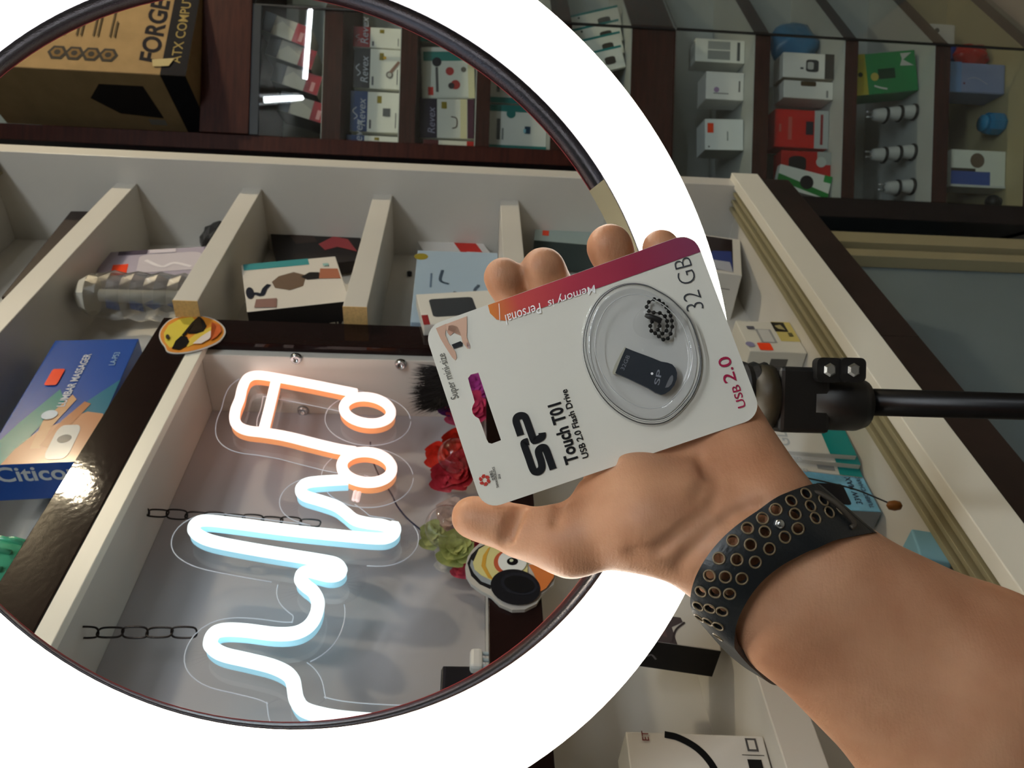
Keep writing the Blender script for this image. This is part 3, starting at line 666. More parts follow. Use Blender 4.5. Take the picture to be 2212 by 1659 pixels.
n2 = nt.nodes.new('ShaderNodeTexNoise'); n2.inputs['Scale'].default_value = 220; n2.inputs['Detail'].default_value = 4; nt.links.new(mp.outputs[0], n2.inputs['Vector'])
vo = nt.nodes.new('ShaderNodeTexVoronoi'); vo.inputs['Scale'].default_value = 900; nt.links.new(tc.outputs['Object'], vo.inputs['Vector'])
ad = nt.nodes.new('ShaderNodeMath'); ad.operation = 'MULTIPLY_ADD'; ad.inputs[1].default_value = .35; nt.links.new(vo.outputs['Distance'], ad.inputs[0]); nt.links.new(n2.outputs['Fac'], ad.inputs[2])
bp = nt.nodes.new('ShaderNodeBump'); bp.inputs['Strength'].default_value = .22; bp.inputs['Distance'].default_value = .0008; nt.links.new(ad.outputs[0], bp.inputs['Height']); nt.links.new(bp.outputs[0], b_.inputs['Normal'])
person = obj('person', hme, sk)
tag(person, 'left hand and forearm with open palm, holding the white blister card', 'person')
# ---------------------------------------------------------------- perforated watch strap
_SZ = [(.3345, .3335, .3345), (.3255, .3225, .3225), (.3245, .3215, .3210), (.3230, .3195, .3205), (.3225, .3190, .3195), (.3235, .3195, .3195), (.3265, .3220, .3215), (.3315, .3275, .3265), (.3370, .3330, .3305), (.3450, .3400, .3350), (.3540, .3490, .3430)]
back_ = [((1650, 1445, .364), (1688, 1470, .360)), ((1700, 1400, .376), (1760, 1430, .374)), ((1740, 1290, .381), (1830, 1330, .378)), ((1770, 1160, .374), (1880, 1230, .370)), ((1775, 1085, .352), (1890, 1178, .350))]
Hc = [at(*q, z[0]) for q, z in zip(_strapH, _SZ)]+[at(*b[0]) for b in back_]; Ac = [at(*q, z[2]) for q, z in zip(_strapA, _SZ)]+[at(*b[1]) for b in back_]
Mc = [at((h_[0]+a_[0])/2, (h_[1]+a_[1])/2, z[1]) for h_, a_, z in zip(_strapH, _strapA, _SZ)]+[(at(*b[0])+at(*b[1]))/2 for b in back_]
SUB = 10; dH, dM, dA = (catmull(P, SUB, True) for P in (Hc, Mc, Ac)); NS = len(dM); CENT = at(1690, 1255, .352)
arc = [0.0]
for i in range(NS): arc.append(arc[-1]+(dM[(i+1) % NS]-dM[i]).length)
SWD = .024
def spt(l, wv):          # strap surface point from length along it and fraction across it
    l = min(max(l, 0), arc[-1]-1e-9); i = int(np.searchsorted(arc, l, side='right'))-1; f = (l-arc[i])/(arc[i+1]-arc[i]); j = (i+1) % NS; i %= NS
    h_, m_, a_ = dH[i].lerp(dH[j], f), dM[i].lerp(dM[j], f), dA[i].lerp(dA[j], f)
    return h_*(2*(wv-.5)*(wv-1))+m_*(4*wv*(1-wv))+a_*(2*wv*(wv-.5))
def snorm(l, wv):
    n = (spt(l+.0006, wv)-spt(l-.0006, wv)).cross(spt(l, min(wv+.03, 1))-spt(l, max(wv-.03, 0))).normalized()
    return n if n.dot(spt(l, wv)-CENT) > 0 else -n
holes_px = [(1735, 1073), (1704, 1086), (1675, 1104), (1643, 1122), (1612, 1145), (1583, 1172), (1556, 1205), (1535, 1238), (1520, 1270), (1514, 1300), (1518, 1325),
            (1771, 1088), (1743, 1097), (1713, 1113), (1650, 1152), (1619, 1179), (1591, 1208), (1567, 1241), (1548, 1273), (1537, 1305), (1537, 1333),
            (1806, 1106), (1783, 1110), (1753, 1123), (1721, 1142), (1690, 1161), (1657, 1186), (1627, 1213), (1600, 1244), (1577, 1277), (1562, 1311), (1557, 1343), (1559, 1366)]
lg = [(l, wv) for l in np.linspace(0, arc[11*SUB-5], 220) for wv in np.linspace(.03, .97, 32)]
gp = np.array([project(spt(*q)) for q in lg])
def strap_uv(px, py): return lg[int(np.argmin(((gp-np.array((px, py)))**2).sum(1)))]
hl = [strap_uv(*p) for p in holes_px]; HR = .00225
pts2, fixed = [], []
for l in np.arange(0, arc[-1]-.0008, .0018):
    for wv in np.linspace(0, 1, 13):
        if all((l-a)**2+((wv-b)*SWD)**2 > (HR*1.25)**2 for a, b in hl): pts2.append(Vector((l, wv*SWD)))
for a, b in hl:
    for k in range(18): pts2.append(Vector((a+HR*math.cos(k*math.pi/9), b*SWD+HR*math.sin(k*math.pi/9))))
for wv in np.linspace(0, 1, 13): pts2.append(Vector((arc[-1]-1e-6, wv*SWD)))
r_ = delaunay_2d_cdt(pts2, [], [], 0, 1e-8)
tri2 = []
for f in r_[2]:
    c_ = sum((r_[0][i] for i in f), Vector((0, 0)))/3
    if all((c_.x-a)**2+(c_.y-b*SWD)**2 > (HR*.96)**2 for a, b in hl): tri2.append(tuple(f))
TH = .0026
P_in = [spt(v.x, v.y/SWD) for v in r_[0]]; P_n = [snorm(v.x, min(max(v.y/SWD, .02), .98)) for v in r_[0]]
Vs_ = [p+n_*TH for p, n_ in zip(P_in, P_n)]+P_in; ns = len(P_in); Fs = []
for f in tri2:
    a, b, c = f; nn = (Vs_[b]-Vs_[a]).cross(Vs_[c]-Vs_[a])
    if nn.dot(P_n[a]) < 0: f = f[::-1]
    Fs.append(f); Fs.append(tuple(i+ns for i in f[::-1]))
cnt = {}
for f in Fs[::2]:
    for a, b in ((f[0], f[1]), (f[1], f[2]), (f[2], f[0])): cnt[(a, b)] = 1
for a, b in cnt:
    if (b, a) not in cnt: Fs.append((b, a, a+ns, b+ns))
strap = thing('watch_strap', 'black rubber watch strap with rows of round holes around the wrist', 'watch strap', T(*CENT))
RUB = mat('black_rubber', '#14181b', .38, bump=.15, bscale=700)
sme = mesh('band', Vs_, Fs); obj('band', sme, RUB, strap, loc(strap, Matrix.Identity(4)))
tor = tube_me('hole_rim', [(HR*1.02*math.cos(k*math.pi/12), HR*1.02*math.sin(k*math.pi/12), 0) for k in range(24)], .00042, 6, True)
RIM = mat('worn_tan_rim', '#6b5b42', .45); tor.materials.append(RIM)
for a, b in hl:
    n_ = snorm(a, b); M_ = frame(spt(a, b)+n_*TH, (spt(a+.001, b)-spt(a, b)), n_.cross(spt(a+.001, b)-spt(a, b)))
    obj('hole_rim', tor, None, strap, loc(strap, M_))
q_ = strap_uv(1682, 1130); n_ = snorm(*q_); obj('stud', lathe_me('stud', [(.0001, -.001), (.0022, -.001), (.0022, .0004), (.0017, .0014), (.0008, .0019), (.0001, .002)], 20), CHROME, strap, loc(strap, frame(spt(*q_)+n_*TH, n_.orthogonal(), n_.cross(n_.orthogonal()))))
tail = [at(*p) for p in ((1750, 1062, .330), (1775, 1068, .3285), (1806, 1088, .327), (1833, 1114, .3265), (1846, 1132, .3265), (1838, 1140, .326))]
obj('strap_tail_edge', tube_me('strap_tail_edge', catmull(tail, 5), .0011, 8), mat('worn_rubber_edge', '#3b332a', .5), strap, loc(strap, Matrix.Identity(4)))
# ---------------------------------------------------------------- neon sign in the niche
DS = -.070
sgn = thing('neon_sign', 'neon sign of a red music note and pale blue pulse line on clear acrylic', 'neon sign', frame(Wp(.5, DS, 1.45), WA, (0, 0, 1)))
def np_(px, py, d=DS+.012):
    P = onplane(px, py, *plane('w', d)); return sgn.matrix_basis.inverted() @ P
def r3(L): return [(440+x/3.95, 740+y/3.95) for x, y in L]
def r4(L): return [(360+x/3.456, 1080+y/3.456) for x, y in L]
note = r3([(1300, 432), (1100, 392), (900, 352), (600, 297), (450, 280), (372, 308), (332, 380), (308, 480), (272, 575), (265, 660), (300, 718), (380, 752), (520, 770), (700, 800), (900, 850), (1130, 905), (1290, 930)])
bar = r3([(612, 345), (565, 540), (515, 738)])
head1 = [(793.7+51*math.cos(a)-6*math.sin(a)*0, 886+28.5*math.sin(a)+5*math.cos(a)) for a in [2*math.pi*k/16 for k in range(16)]]
head2 = [(792.5+54*math.cos(a), 1009.5+33*math.sin(a)+3*math.cos(a)) for a in [2*math.pi*k/16 for k in range(16)]]
pulse = r3([(1230, 1170), (1050, 1180), (900, 1195), (842, 1225), (830, 1270), (870, 1310), (1000, 1350), (1130, 1395), (1210, 1450), (1290, 1512), (1400, 1540), (1520, 1555), (1600, 1580)])+r4([(1700, 195), (1703, 240), (1655, 280), (1560, 288), (1300, 266), (900, 225), (500, 173), (300, 153), (225, 170), (202, 218), (240, 265), (350, 310), (600, 360), (900, 410), (1150, 450), (1260, 475), (1302, 520), (1280, 558), (1220, 568), (1140, 550), (1065, 533), (1012, 552), (1002, 600), (1040, 642), (1100, 692), (1130, 770), (1110, 870), (1050, 950), (950, 995), (800, 1000), (600, 975), (450, 968), (362, 990), (325, 1060), (350, 1110), (430, 1155), (600, 1195), (780, 1240), (890, 1290), (940, 1345), (955, 1420), (970, 1490), (1020, 1560), (1130, 1600), (1300, 1630), (1560, 1650), (1900, 1660), (2300, 1640)])
RED_G = mat('red_neon_glow', '#ffffff', .4, emit=NEON_POWER, ecol=(1, .74, .67)); RED_S = mat('red_neon_side', '#ff9a55', .4, emit=.42, ecol=(1, .42, .2))
CY_G = mat('blue_neon_glow', '#ffffff', .4, emit=NEON_POWER*.95, ecol=(.80, .97, 1)); CY_S = mat('blue_neon_side', '#bfeaf5', .4, emit=.5, ecol=(.34, .74, .95))
ACR = clear('clear_acrylic', (.97, .975, .98), .015, .03, ior=1.3); ACE = mat('acrylic_edge', '#c9cdd4', .2, emit=.12, ecol=(.8, .85, 1), alpha=1)  # brightness of the cut edge put in as faint emission
def neon(path, G, S, closed=False, nm='tube'):
    P = catmull([np_(*p) for p in path], 5, closed)
    g = obj('glow_tube', tube_me('glow_tube', P, .0057, 12, closed), G, sgn)
    sec = [(.0045, -.001), (-.0045, -.001), (-.0045, -.0110), (.0045, -.0110)]
    obj('tube_base', tube_me('tube_base', P, 1, 4, closed, False, sec=sec, up=(0, 0, 1)), S, sgn)
    # clear backing cut along the line, with a faint glow painted into its cut edge
    Q = [(p.x, p.y) for p in P]
    return Q
allq = [neon(note, RED_G, RED_S), neon(bar, RED_G, RED_S), neon(head1, RED_G, RED_S, True), neon(head2, RED_G, RED_S, True), neon(pulse, CY_G, CY_S)]
for k, q in enumerate(allq):
    cl = k in (2, 3)
    obj('acrylic_backing', stroke_me('acrylic_backing', q, .044, -.0015-.0004*k, cl), ACR, sgn)
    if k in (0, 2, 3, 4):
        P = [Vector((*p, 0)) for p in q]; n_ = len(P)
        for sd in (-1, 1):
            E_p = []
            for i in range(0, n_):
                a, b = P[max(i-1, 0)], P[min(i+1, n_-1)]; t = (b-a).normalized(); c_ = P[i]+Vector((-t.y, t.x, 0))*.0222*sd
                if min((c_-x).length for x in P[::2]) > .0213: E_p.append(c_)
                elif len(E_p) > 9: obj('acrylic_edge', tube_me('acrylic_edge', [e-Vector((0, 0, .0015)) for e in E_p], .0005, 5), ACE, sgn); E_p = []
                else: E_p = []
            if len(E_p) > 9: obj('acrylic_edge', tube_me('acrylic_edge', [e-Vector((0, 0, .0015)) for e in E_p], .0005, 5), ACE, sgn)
for p in ((768, 1062), (776, 1064)): obj('end_pin', tube_me('end_pin', [np_(*p), np_(p[0]-4, p[1]+18)], .0022, 8), mat('pin_clear', '#f4d8d2', .3, emit=.5, ecol=(1, .7, .65)), sgn)
ni('glossy_back', -.9, .79, -.1268, -.1215, 1.371, 1.712, m=mat('glossy_white_back', '#aeabad', .25, spec=.4, noise=.02, nscale=5))
# chains that carry the sign
LK = tube_me('link', catmull([(.0105, 0, 0), (.0075, .0045, 0), (-.0075, .0045, 0), (-.0105, 0, 0), (-.0075, -.0045, 0), (.0075, -.0045, 0)], 5, True), .0009, 7, True)
LK.materials.append(mat('dark_chain', '#2c2624', .35, metal=.8))
def chain(label, p0, p1, d=-.072):
    a, b = onplane(*p0, *plane('w', d)), onplane(*p1, *plane('w', d)); v = b-a; L = v.length; n_ = max(2, int(L/.0178))
    t = thing('hanging_chain', label, 'chain', T(*b), 'chains of the neon sign')
    for i in range(n_):
        X = v.normalized(); Yv = WN if i % 2 else WA; obj('link', LK, None, t, loc(t, frame(a+v*((i+.5)/n_), X, Yv if i % 2 == 0 else (Yv+WA*.5))))
chain('thin dark chain hanging above the middle of the neon pulse line', (238, 1102), (690, 1131), -.085)
chain('thin dark chain hanging above the neon pulse line, nearest the ring light', (104, 1366), (424, 1366))
wire = thing('thin_wire', 'thin dark blue wire trailing down from the neon note head', 'wire', T(*onplane(910, 1145, *plane('w', -.1))))
wp_ = [onplane(x, y, *plane('w', -.1)) for x, y in ((800, 955), (802, 985), (820, 1030), (836, 1052), (848, 1072), (858, 1093), (880, 1120), (912, 1147))]
obj('cable', tube_me('cable', catmull(wp_, 6), .0009, 6), mat('navy_wire', '#1a2040', .4), wire, loc(wire, Matrix.Identity(4)))

# ---------------------------------------------------------------- flowers under little clear domes, tassel, stickers
def petal_me(r):
    V, Fc = [], []; nu, nv_ = 7, 6
    for i in range(nu):
        for j in range(nv_):
            a = (i/(nu-1)-.5)*1.9; t = j/(nv_-1); rr = r*(.25+.75*math.sin(t*1.7)); wv = r*(.08*math.sin(3*a+t*4))
            V.append((rr*math.cos(a)*(.75+.25*t)+wv*t, rr*math.sin(a), r*(t*1.25-.35)-r*.28*max(0, t-.7)*3+wv*t*.5))
    for i in range(nu-1):
        for j in range(nv_-1): Fc.append((i*nv_+j, (i+1)*nv_+j, (i+1)*nv_+j+1, i*nv_+j+1))
    return mesh('petal', V, Fc, True)
def rose(par, c, r, col, up_, n_=11, name='petal'):
    k = 'petal_'+str(col)+'%.4f' % r
    me_ = petal_me(r); me_.materials.append(mat('petal_'+str(col), col, .55, noise=.15, nscale=120))
    Z = Vector(up_).normalized(); X = Z.orthogonal().normalized(); Yv = Z.cross(X)
    for i in range(n_):
        a = i*2.4; s_ = .35+.65*i/(n_-1); tl = .15+.75*i/(n_-1)
        B = Matrix((( X.x, Yv.x, Z.x, c[0]), (X.y, Yv.y, Z.y, c[1]), (X.z, Yv.z, Z.z, c[2]), (0, 0, 0, 1)))
        M_ = B @ Matrix.Rotation(a, 4, 'Z') @ T(0, 0, -r*.35*s_) @ Matrix.Rotation(tl*.55, 4, 'Y') @ Matrix.Scale(s_, 4)
        obj(name, me_, None, par, loc(par, M_))
tow = (CAM-Wp(.5, -.07, 1.42)).normalized()
ZN = 1.3715
def bloom(label, px, py, d, r, roses, dome=None, base=True):
    c = onplane(px, py, *plane('w', d)); t = thing('flower_ornament', label, 'flowers', T(c.x, c.y, ZN), 'flower ornaments in the niche')
    for (qx, qy, qd, qr, col) in roses:
        q = onplane(qx, qy, *plane('w', qd)); q.z = max(q.z, ZN+qr*.75); rose(t, q, qr, col, tow+Vector((R.uniform(-.4, .4), 0, R.uniform(-.1, .6))))
    if dome:
        qx, qy, qd, qr = dome; q = onplane(qx, qy, *plane('w', qd)); q.z = max(q.z, ZN+qr)
        obj('clear_dome', lathe_me('clear_dome', [(.0001+qr*math.sin(math.pi*k/14), qr*math.cos(math.pi*k/14)) for k in range(15)][::-1], 28), clear('dome_plastic', (.96, .95, .95), .03, .03, ior=1.35), t, loc(t, frame(q, tow.orthogonal(), tow.cross(tow.orthogonal()))))
        obj('dome_cup', lathe_me('dome_cup', [(.0001, 0), (qr*.7, 0), (qr*.8, qr*.2), (.0001, qr*.2)], 24), mat('dark_cup', '#241a1c', .4), t, loc(t, T(q.x, q.y, ZN)))
    return t
bloom('purple and pink artificial roses behind the slot of the card', 1035, 860, -.075, .02, [(975, 868, -.06, .016, '#6a2f86'), (1030, 835, -.06, .017, '#b03a8e'), (1042, 880, -.06, .019, '#b52f55'), (985, 893, -.07, .014, '#c24a70')])
bloom('red artificial roses under a clear dome beside the card', 985, 985, -.07, .03, [(945, 985, -.085, .015, '#d3301c'), (985, 960, -.075, .017, '#c22a18'), (990, 1015, -.075, .020, '#a81f28'), (960, 1030, -.085, .016, '#b02536'), (1010, 1000, -.07, .017, '#951a1e')], (985, 985, -.06, .020))
bloom('pale green and white artificial roses under a clear dome by the thumb', 965, 1140, -.07, .03, [(935, 1155, -.085, .014, '#b5b878'), (985, 1180, -.07, .018, '#c3cd84'), (975, 1110, -.075, .017, '#d9c2b8'), (1005, 1150, -.08, .014, '#c8b4c0'), (965, 1205, -.09, .014, '#c9c3bd')], (965, 1138, -.06, .0215))
bloom('pink artificial roses beside the headphone sticker', 1025, 1195, -.08, .02, [(1020, 1180, -.085, .014, '#d24a5e'), (1000, 1220, -.09, .012, '#d8506a'), (1040, 1165, -.09, .012, '#c23f52')])
# black feather tassel
tc0 = onplane(952, 855, *plane('w', -.045)); tas = thing('feather_tassel', 'black feathery tassel lying on the niche wall beside the card', 'tassel', T(*tc0))
V, Fc = [], []; tl_px = (985, 846)
for i in range(1300):
    a = R.uniform(0, 1); root = onplane(960+R.uniform(-6, 40), 800+a*62, *plane('w', -.05)); 
    tip = onplane(872+R.uniform(-4, 26)+abs(a-.6)*22+R.uniform(0, 50), 782+a*110+R.uniform(-8, 10), *plane('w', -.05+R.uniform(.0, .012)))
    mid = (root+tip)/2+Vector((R.uniform(-1, 1), R.uniform(-1, 1), R.uniform(-1, 1)))*.003; sd = (tip-root).cross(tow).normalized()*.00045; k = len(V)
    V += [root-sd, root+sd, mid-sd, mid+sd, tip]; Fc += [(k, k+1, k+3, k+2), (k+2, k+3, k+4)]
o_ = obj('feather_barbs', mesh('feather_barbs', V, Fc), mat('black_feather', '#1c1616', .6), tas, loc(tas, Matrix.Identity(4))); o_['kind'] = 'stuff'
obj('feather_quill', tube_me('feather_quill', [onplane(990, 835, *plane('w', -.05)), onplane(955, 850, *plane('w', -.05)), onplane(900, 838, *plane('w', -.048))], .0012, 6), mat('black_feather', '#1c1616', .6), tas, loc(tas, Matrix.Identity(4)))

def sticker(name, label, px, py, d, parts, thick=.0015):
    """die-cut sticker on a board front: parts are photo outlines stacked up"""
    P0, n = plane('w', d); c = onplane(px, py, P0, n); M_ = frame(c, WA, (0, 0, 1)); MI = M_.inverted(); t = thing(name, label, 'sticker', M_)
    for i, (nm, outline, col, rough) in enumerate(parts):
        q = [(MI @ onplane(x, y, P0, n)).xy for x, y in outline]; q = [(p.x, p.y) for p in q]
        obj(nm, prism_me(nm, q, .0002 if i == 0 else thick+.0003*(i-1), thick+.0003*i), pm(col, rough, .3), t)
def e1(L): return [(x/3.95, 660+y/3.95) for x, y in L]
def ell(cx, cy, a, b, rot=0, n=28): 
    c, s = math.cos(math.radians(rot)), math.sin(math.radians(rot)); return [(cx+a*math.cos(t)*c-b*math.sin(t)*s, cy+a*math.cos(t)*s+b*math.sin(t)*c) for t in [2*math.pi*k/n for k in range(n)]]
sm = catmull([(x, y, 0) for x, y in e1([(1358, 265), (1380, 200), (1450, 130), (1560, 98), (1700, 92), (1830, 125), (1910, 185), (1925, 245), (1880, 310), (1780, 360), (1650, 400), (1520, 418), (1430, 405), (1405, 360), (1375, 320)])], 3, True); sm = [(p.x, p.y) for p in sm]
cx_, cy_ = sum(p[0] for p in sm)/len(sm), sum(p[1] for p in sm)/len(sm)
sc_ = lambda f: [(cx_+(x-cx_)*f, cy_+(y-cy_)*f) for x, y in sm]
sticker('smiley_sticker', 'round orange and yellow smiley sticker with dark sunglasses on the frame corner', 415, 722, -.0246, [('outline', sm, '#c8c4c0', .4), ('face', sc_(.955), '#d98a2b', .3), ('face_highlight', e1([(1400, 250), (1440, 180), (1540, 125), (1640, 110), (1680, 150), (1600, 230), (1560, 300), (1500, 360), (1450, 370), (1410, 320)]), '#d8c445', .3), ('face_shine', e1([(1590, 320), (1680, 250), (1790, 200), (1860, 190), (1760, 270), (1660, 340), (1600, 370)]), '#dcc04a', .3),
        ('left_lens', e1([(1600, 225), (1640, 160), (1700, 105), (1740, 140), (1765, 190), (1740, 235), (1680, 255), (1610, 255)]), '#151214', .15), ('right_lens', e1([(1470, 385), (1500, 320), (1550, 275), (1600, 285), (1618, 325), (1590, 365), (1530, 395)]), '#151214', .15), ('bridge', e1([(1555, 270), (1640, 165), (1655, 175), (1575, 285)]), '#151214', .15), ('grin', e1([(1650, 345), (1720, 285), (1800, 235), (1825, 250), (1790, 305), (1720, 345)]), '#e6d9d2', .3), ('blush', e1([(1810, 160), (1880, 190), (1895, 240), (1850, 290), (1800, 320), (1840, 250), (1850, 200)]), '#c9602c', .3), ('mouth_dot', ell(1435/3.95, 660+290/3.95, 4, 5), '#1c1512', .3)])
def h6(L): return [(880+x/5.53, 1050+y/5.53) for x, y in L]
sticker('headphone_sticker', 'yellow face sticker with one big eye and black headphones by the thumb', 1090, 1250, -.0246, [
    ('outline', h6([(690, 1000), (720, 880), (790, 780), (900, 690), (1100, 640), (1400, 700), (1650, 850), (1780, 1020), (1740, 1210), (1600, 1330), (1540, 1440), (1400, 1510), (1250, 1515), (1100, 1450), (1000, 1350), (880, 1290), (760, 1200), (700, 1100)]), '#b9b6ae', .4),
    ('headband', h6([(715, 960), (760, 860), (850, 770), (960, 720), (1060, 720), (900, 850), (800, 940), (790, 1010), (860, 1120), (1000, 1200), (990, 1270), (860, 1210), (760, 1110)]), '#1a1a1e', .3),
    ('band_shine', h6([(745, 990), (760, 920), (800, 950), (860, 1060), (1010, 1170), (1010, 1230), (880, 1180), (790, 1080)]), '#8f979c', .2),
    ('face', h6([(780, 960), (850, 800), (960, 730), (1150, 740), (1350, 830), (1430, 950), (1430, 1080), (1350, 1180), (1150, 1220), (1000, 1170), (880, 1110), (800, 1040)]), '#cfc88a', .35),
    ('cap_band', h6([(880, 1000), (900, 880), (960, 790), (990, 770), (945, 880), (930, 1000), (980, 1100), (1030, 1170), (960, 1140)]), '#c89a3c', .35),
    ('eye_rim', ell(1210/5.53+880, 960/5.53+1050, 33, 27), '#b5583a', .35), ('eye_white', ell(1250/5.53+880, 955/5.53+1050, 31, 25), '#dfe3df', .2), ('pupil', ell(1250/5.53+880, 955/5.53+1050, 12, 8), '#111114', .15), ('pupil_shine', ell(1238/5.53+880, 946/5.53+1050, 4, 3), '#c9cfb2', .15),
    ('beak', h6([(1440, 1000), (1650, 1000), (1760, 1020), (1740, 1150), (1650, 1280), (1560, 1330), (1540, 1200), (1500, 1100)]), '#c9743a', .35),
    ('ear_pad', ell(880+1285/5.53, 1050+1270/5.53, 54, 38, 10), '#15161c', .3), ('ear_pad_ring', ell(880+1330/5.53, 1050+1235/5.53, 40, 24, 10), '#1f2129', .25), ('ear_pad_inner', ell(880+1330/5.53, 1050+1240/5.53, 33, 18, 10), '#0c0d12', .35)], .004)
plug = pbox('cable_plug', 'white cable plug with grey strands lying at the niche edge', 'plug', ('w', -.05), (1043, 1440), (1043, 1398), (1015, 1440), .012, '#cfcdc8', bev=.003)
for k in range(3): obj('cable_strand', tube_me('cable_strand', [(.001+.006*k+.002, -.0, -.004), (.002+.006*k, -.012, -.004), (.003+.007*k-.006, -.03, -.008)], .0016, 8), pm('#8d9aa0', .4), plug)
pbox('adapter_box', 'small black adapter box standing low in the niche by the ring light', 'adapter', ('w', -.06), (1050, 1520), (1050, 1437), (945, 1515), .03, '#17161c', bev=.003, F=[('r', .05, .9, .95, .96, '#2a2930')], rest=ZN)

# ---------------------------------------------------------------- things on the white shelves
ZS = 1.1755
pbox('flat_dark_box', 'flat dark brown box lying on the top white shelf', 'box', ('w', -.045), (60, 640), (200, 455), (0, 600), .05, '#2a1d18', rest=1.9515, F=[('r', .0, .0, .5, .2, '#3c4250'), ('r', .55, .2, .75, .5, '#6b5a3a')])
def pouch(name, label, pxs, d, sz, m, rest, seed=1):
    c = onplane(*pxs, *plane('w', d)); bm = bmesh.new(); bmesh.ops.create_icosphere(bm, subdivisions=3, radius=1); rr = random.Random(seed); ks = [(Vector((rr.uniform(-1, 1), rr.uniform(-1, 1), rr.uniform(-1, 1)))*6, rr.uniform(0, 6)) for _ in range(10)]
    for v in bm.verts:
        n_ = v.co.copy(); f = 1+sum(math.sin(n_.dot(k_)+ph) for k_, ph in ks)*.05; v.co = Vector((n_.x*sz[0]*f, n_.y*sz[1]*f, n_.z*sz[2]*f))
    zmin = min(v.co.z for v in bm.verts)
    me_ = bpy.data.meshes.new(name); bm.to_mesh(me_); bm.free(); me_.shade_smooth()
    o = obj(name, me_, m, None, frame((c.x, c.y, rest-zmin+.0005), WA, Vector((0, 0, 1)).cross(WA))); return tag(o, label, 'pouch')
pc = pouch('black_pouch', 'crumpled black plastic pouch at the back of the upper shelf', (412, 508), -.08, (.075, .017, .036), mat('black_film', '#1b191b', .22), 1.7575, 3)
rp = random.Random(4)
for v in pc.data.vertices: v.co += Vector((rp.uniform(-1, 1)*.003, rp.uniform(-1, 1)*.003, rp.uniform(-1, 1)*.003))
pc.data.shade_flat()
pbox('lilac_package', 'clear-wrapped lilac package with an orange price sticker', 'package', ('w', -.05), (432, 592), (438, 528), (182, 570), .02, '#a9a0b0', rest=1.7575, bev=.004, F=[('r', .18, .74, .52, .87, '#f0441c'), ('r', .05, .06, .95, .1, '#6b5a72'), ('p', rrect(.2, .12, .8, .66, .1), '#c9c1c8'), ('r', .82, .6, .95, .85, '#4a4050'), ('r', .82, .35, .95, .58, '#d6cdd6'), ('s', [(.3, .2), (.45, .35), (.35, .45), (.6, .6)], .06, '#e8e2e6')])
# faceted clear lamp
cl_ = onplane(275, 640, *plane('w', -.045)); r_l, h_l = .034, .158
V, Fc = [], []; nf = 16; rows = 9
for j in range(rows+1):
    for k in range(nf):
        a = 2*math.pi*(k+.5*(j % 2))/nf; rr = r_l*(1 if j % 2 else .9)*(1 if 0 < j < rows else .86); V.append((rr*math.cos(a), rr*math.sin(a), h_l*.86*j/rows))
for j in range(rows):
    for k in range(nf):
        k2 = (k+1) % nf; a, b, c, d = j*nf+k, j*nf+k2, (j+1)*nf+k2, (j+1)*nf+k
        if j % 2 == 0: Fc += [(a, b, d), (b, c, d)]
        else: Fc += [(a, b, c), (a, c, d)]
top = len(V); V.append((0, 0, h_l)); Fc += [(rows*nf+k, rows*nf+(k+1) % nf, top) for k in range(nf)]; Fc.append(tuple(range(nf))[::-1])
lampo = thing('crystal_lamp', 'clear faceted crystal table lamp with pointed pale top', 'lamp', T(cl_.x, cl_.y, 1.7575))
gl = bpy.data.materials.new('cut_crystal'); gl.use_nodes = True; b_ = gl.node_tree.nodes['Principled BSDF']; b_.inputs['Base Color'].default_value = (.72, .72, .7, 1); b_.inputs['Roughness'].default_value = .08; b_.inputs['Transmission Weight'].default_value = .55; b_.inputs['IOR'].default_value = 1.3
obj('faceted_body', mesh('faceted_body', V, Fc), clear('cut_crystal_facets', (.9, .9, .88), .42, .12), lampo)
obj('brightening_core', lathe_me('brightening_core', [(.0001, .002), (r_l*.3, .002), (r_l*.25, h_l*.8), (.0001, h_l*.82)], 16), pm('#d2d0c6', .4), lampo)  # pale core added inside to brighten the clear body
obj('top_cap', lathe_me('top_cap', [(r_l*.88, h_l*.86), (r_l*.7, h_l*.93), (.0004, h_l*1.02)], 8, False), pm('#cfcabb', .35), lampo)
# boxed massager and green toy on top of the niche
pbox('massager_box', 'blue massager box with teal waves and white lettering lying on the niche top', 'box', ('w', -.04), (212, 998), (325, 732), (0, 986), .048, '#2a4f9c', rest=1.7725, bev=.001, rough=.12, pr=.12,
     F=[('p', [(0, 0), (.62, 0), (.45, .25), (.2, .45), (0, .5)], '#2f6f86'), ('p', [(0, .62), (.2, .66), (.45, .5), (.55, .62), (.3, .85), (.1, 1), (0, 1)], '#2f7f7c'), ('p', [(0, .05), (.0, .8), (.1, .75), (.22, .62), (.36, .2), (.34, .02), (.3, 0), (.05, 0)], '#c08a66'), ('p', [(.1, .6), (.3, .62), (.5, .45), (.46, .38), (.25, .5), (.1, .5)], '#c79a72'), ('p', [(.1, .42), (.3, .28), (.42, .2), (.44, .28), (.3, .42), (.12, .52)], '#b0764f'), ('p', rrect(.02, .18, .26, .42, .06), '#c9c9c6'), ('c', .16, .3, .03, '#2a3448'),
        ('t', 'LUMBAR MASSAGER', .40, .47, .085, '#cfd4de', 0, .02), ('t', 'LA-P53', .74, .14, .07, '#8fb0d0', 0, .01), ('p', rrect(.58, .68, .72, .82, .02), '#f0441c'), ('c', .34, .58, .035, '#c5d2e0')],
     L=[('t', 'Citicom', .55, .9, .2, '#c9cbd0', -90, .02)])
gt = thing('green_ribbed_toy', 'glossy mint green ribbed plastic toy beside the blue massager box', 'toy', T(*Wp(.47, -.075, 1.7725)))
GRN = mat('mint_plastic', '#4fb08a', .15, coat=.4)
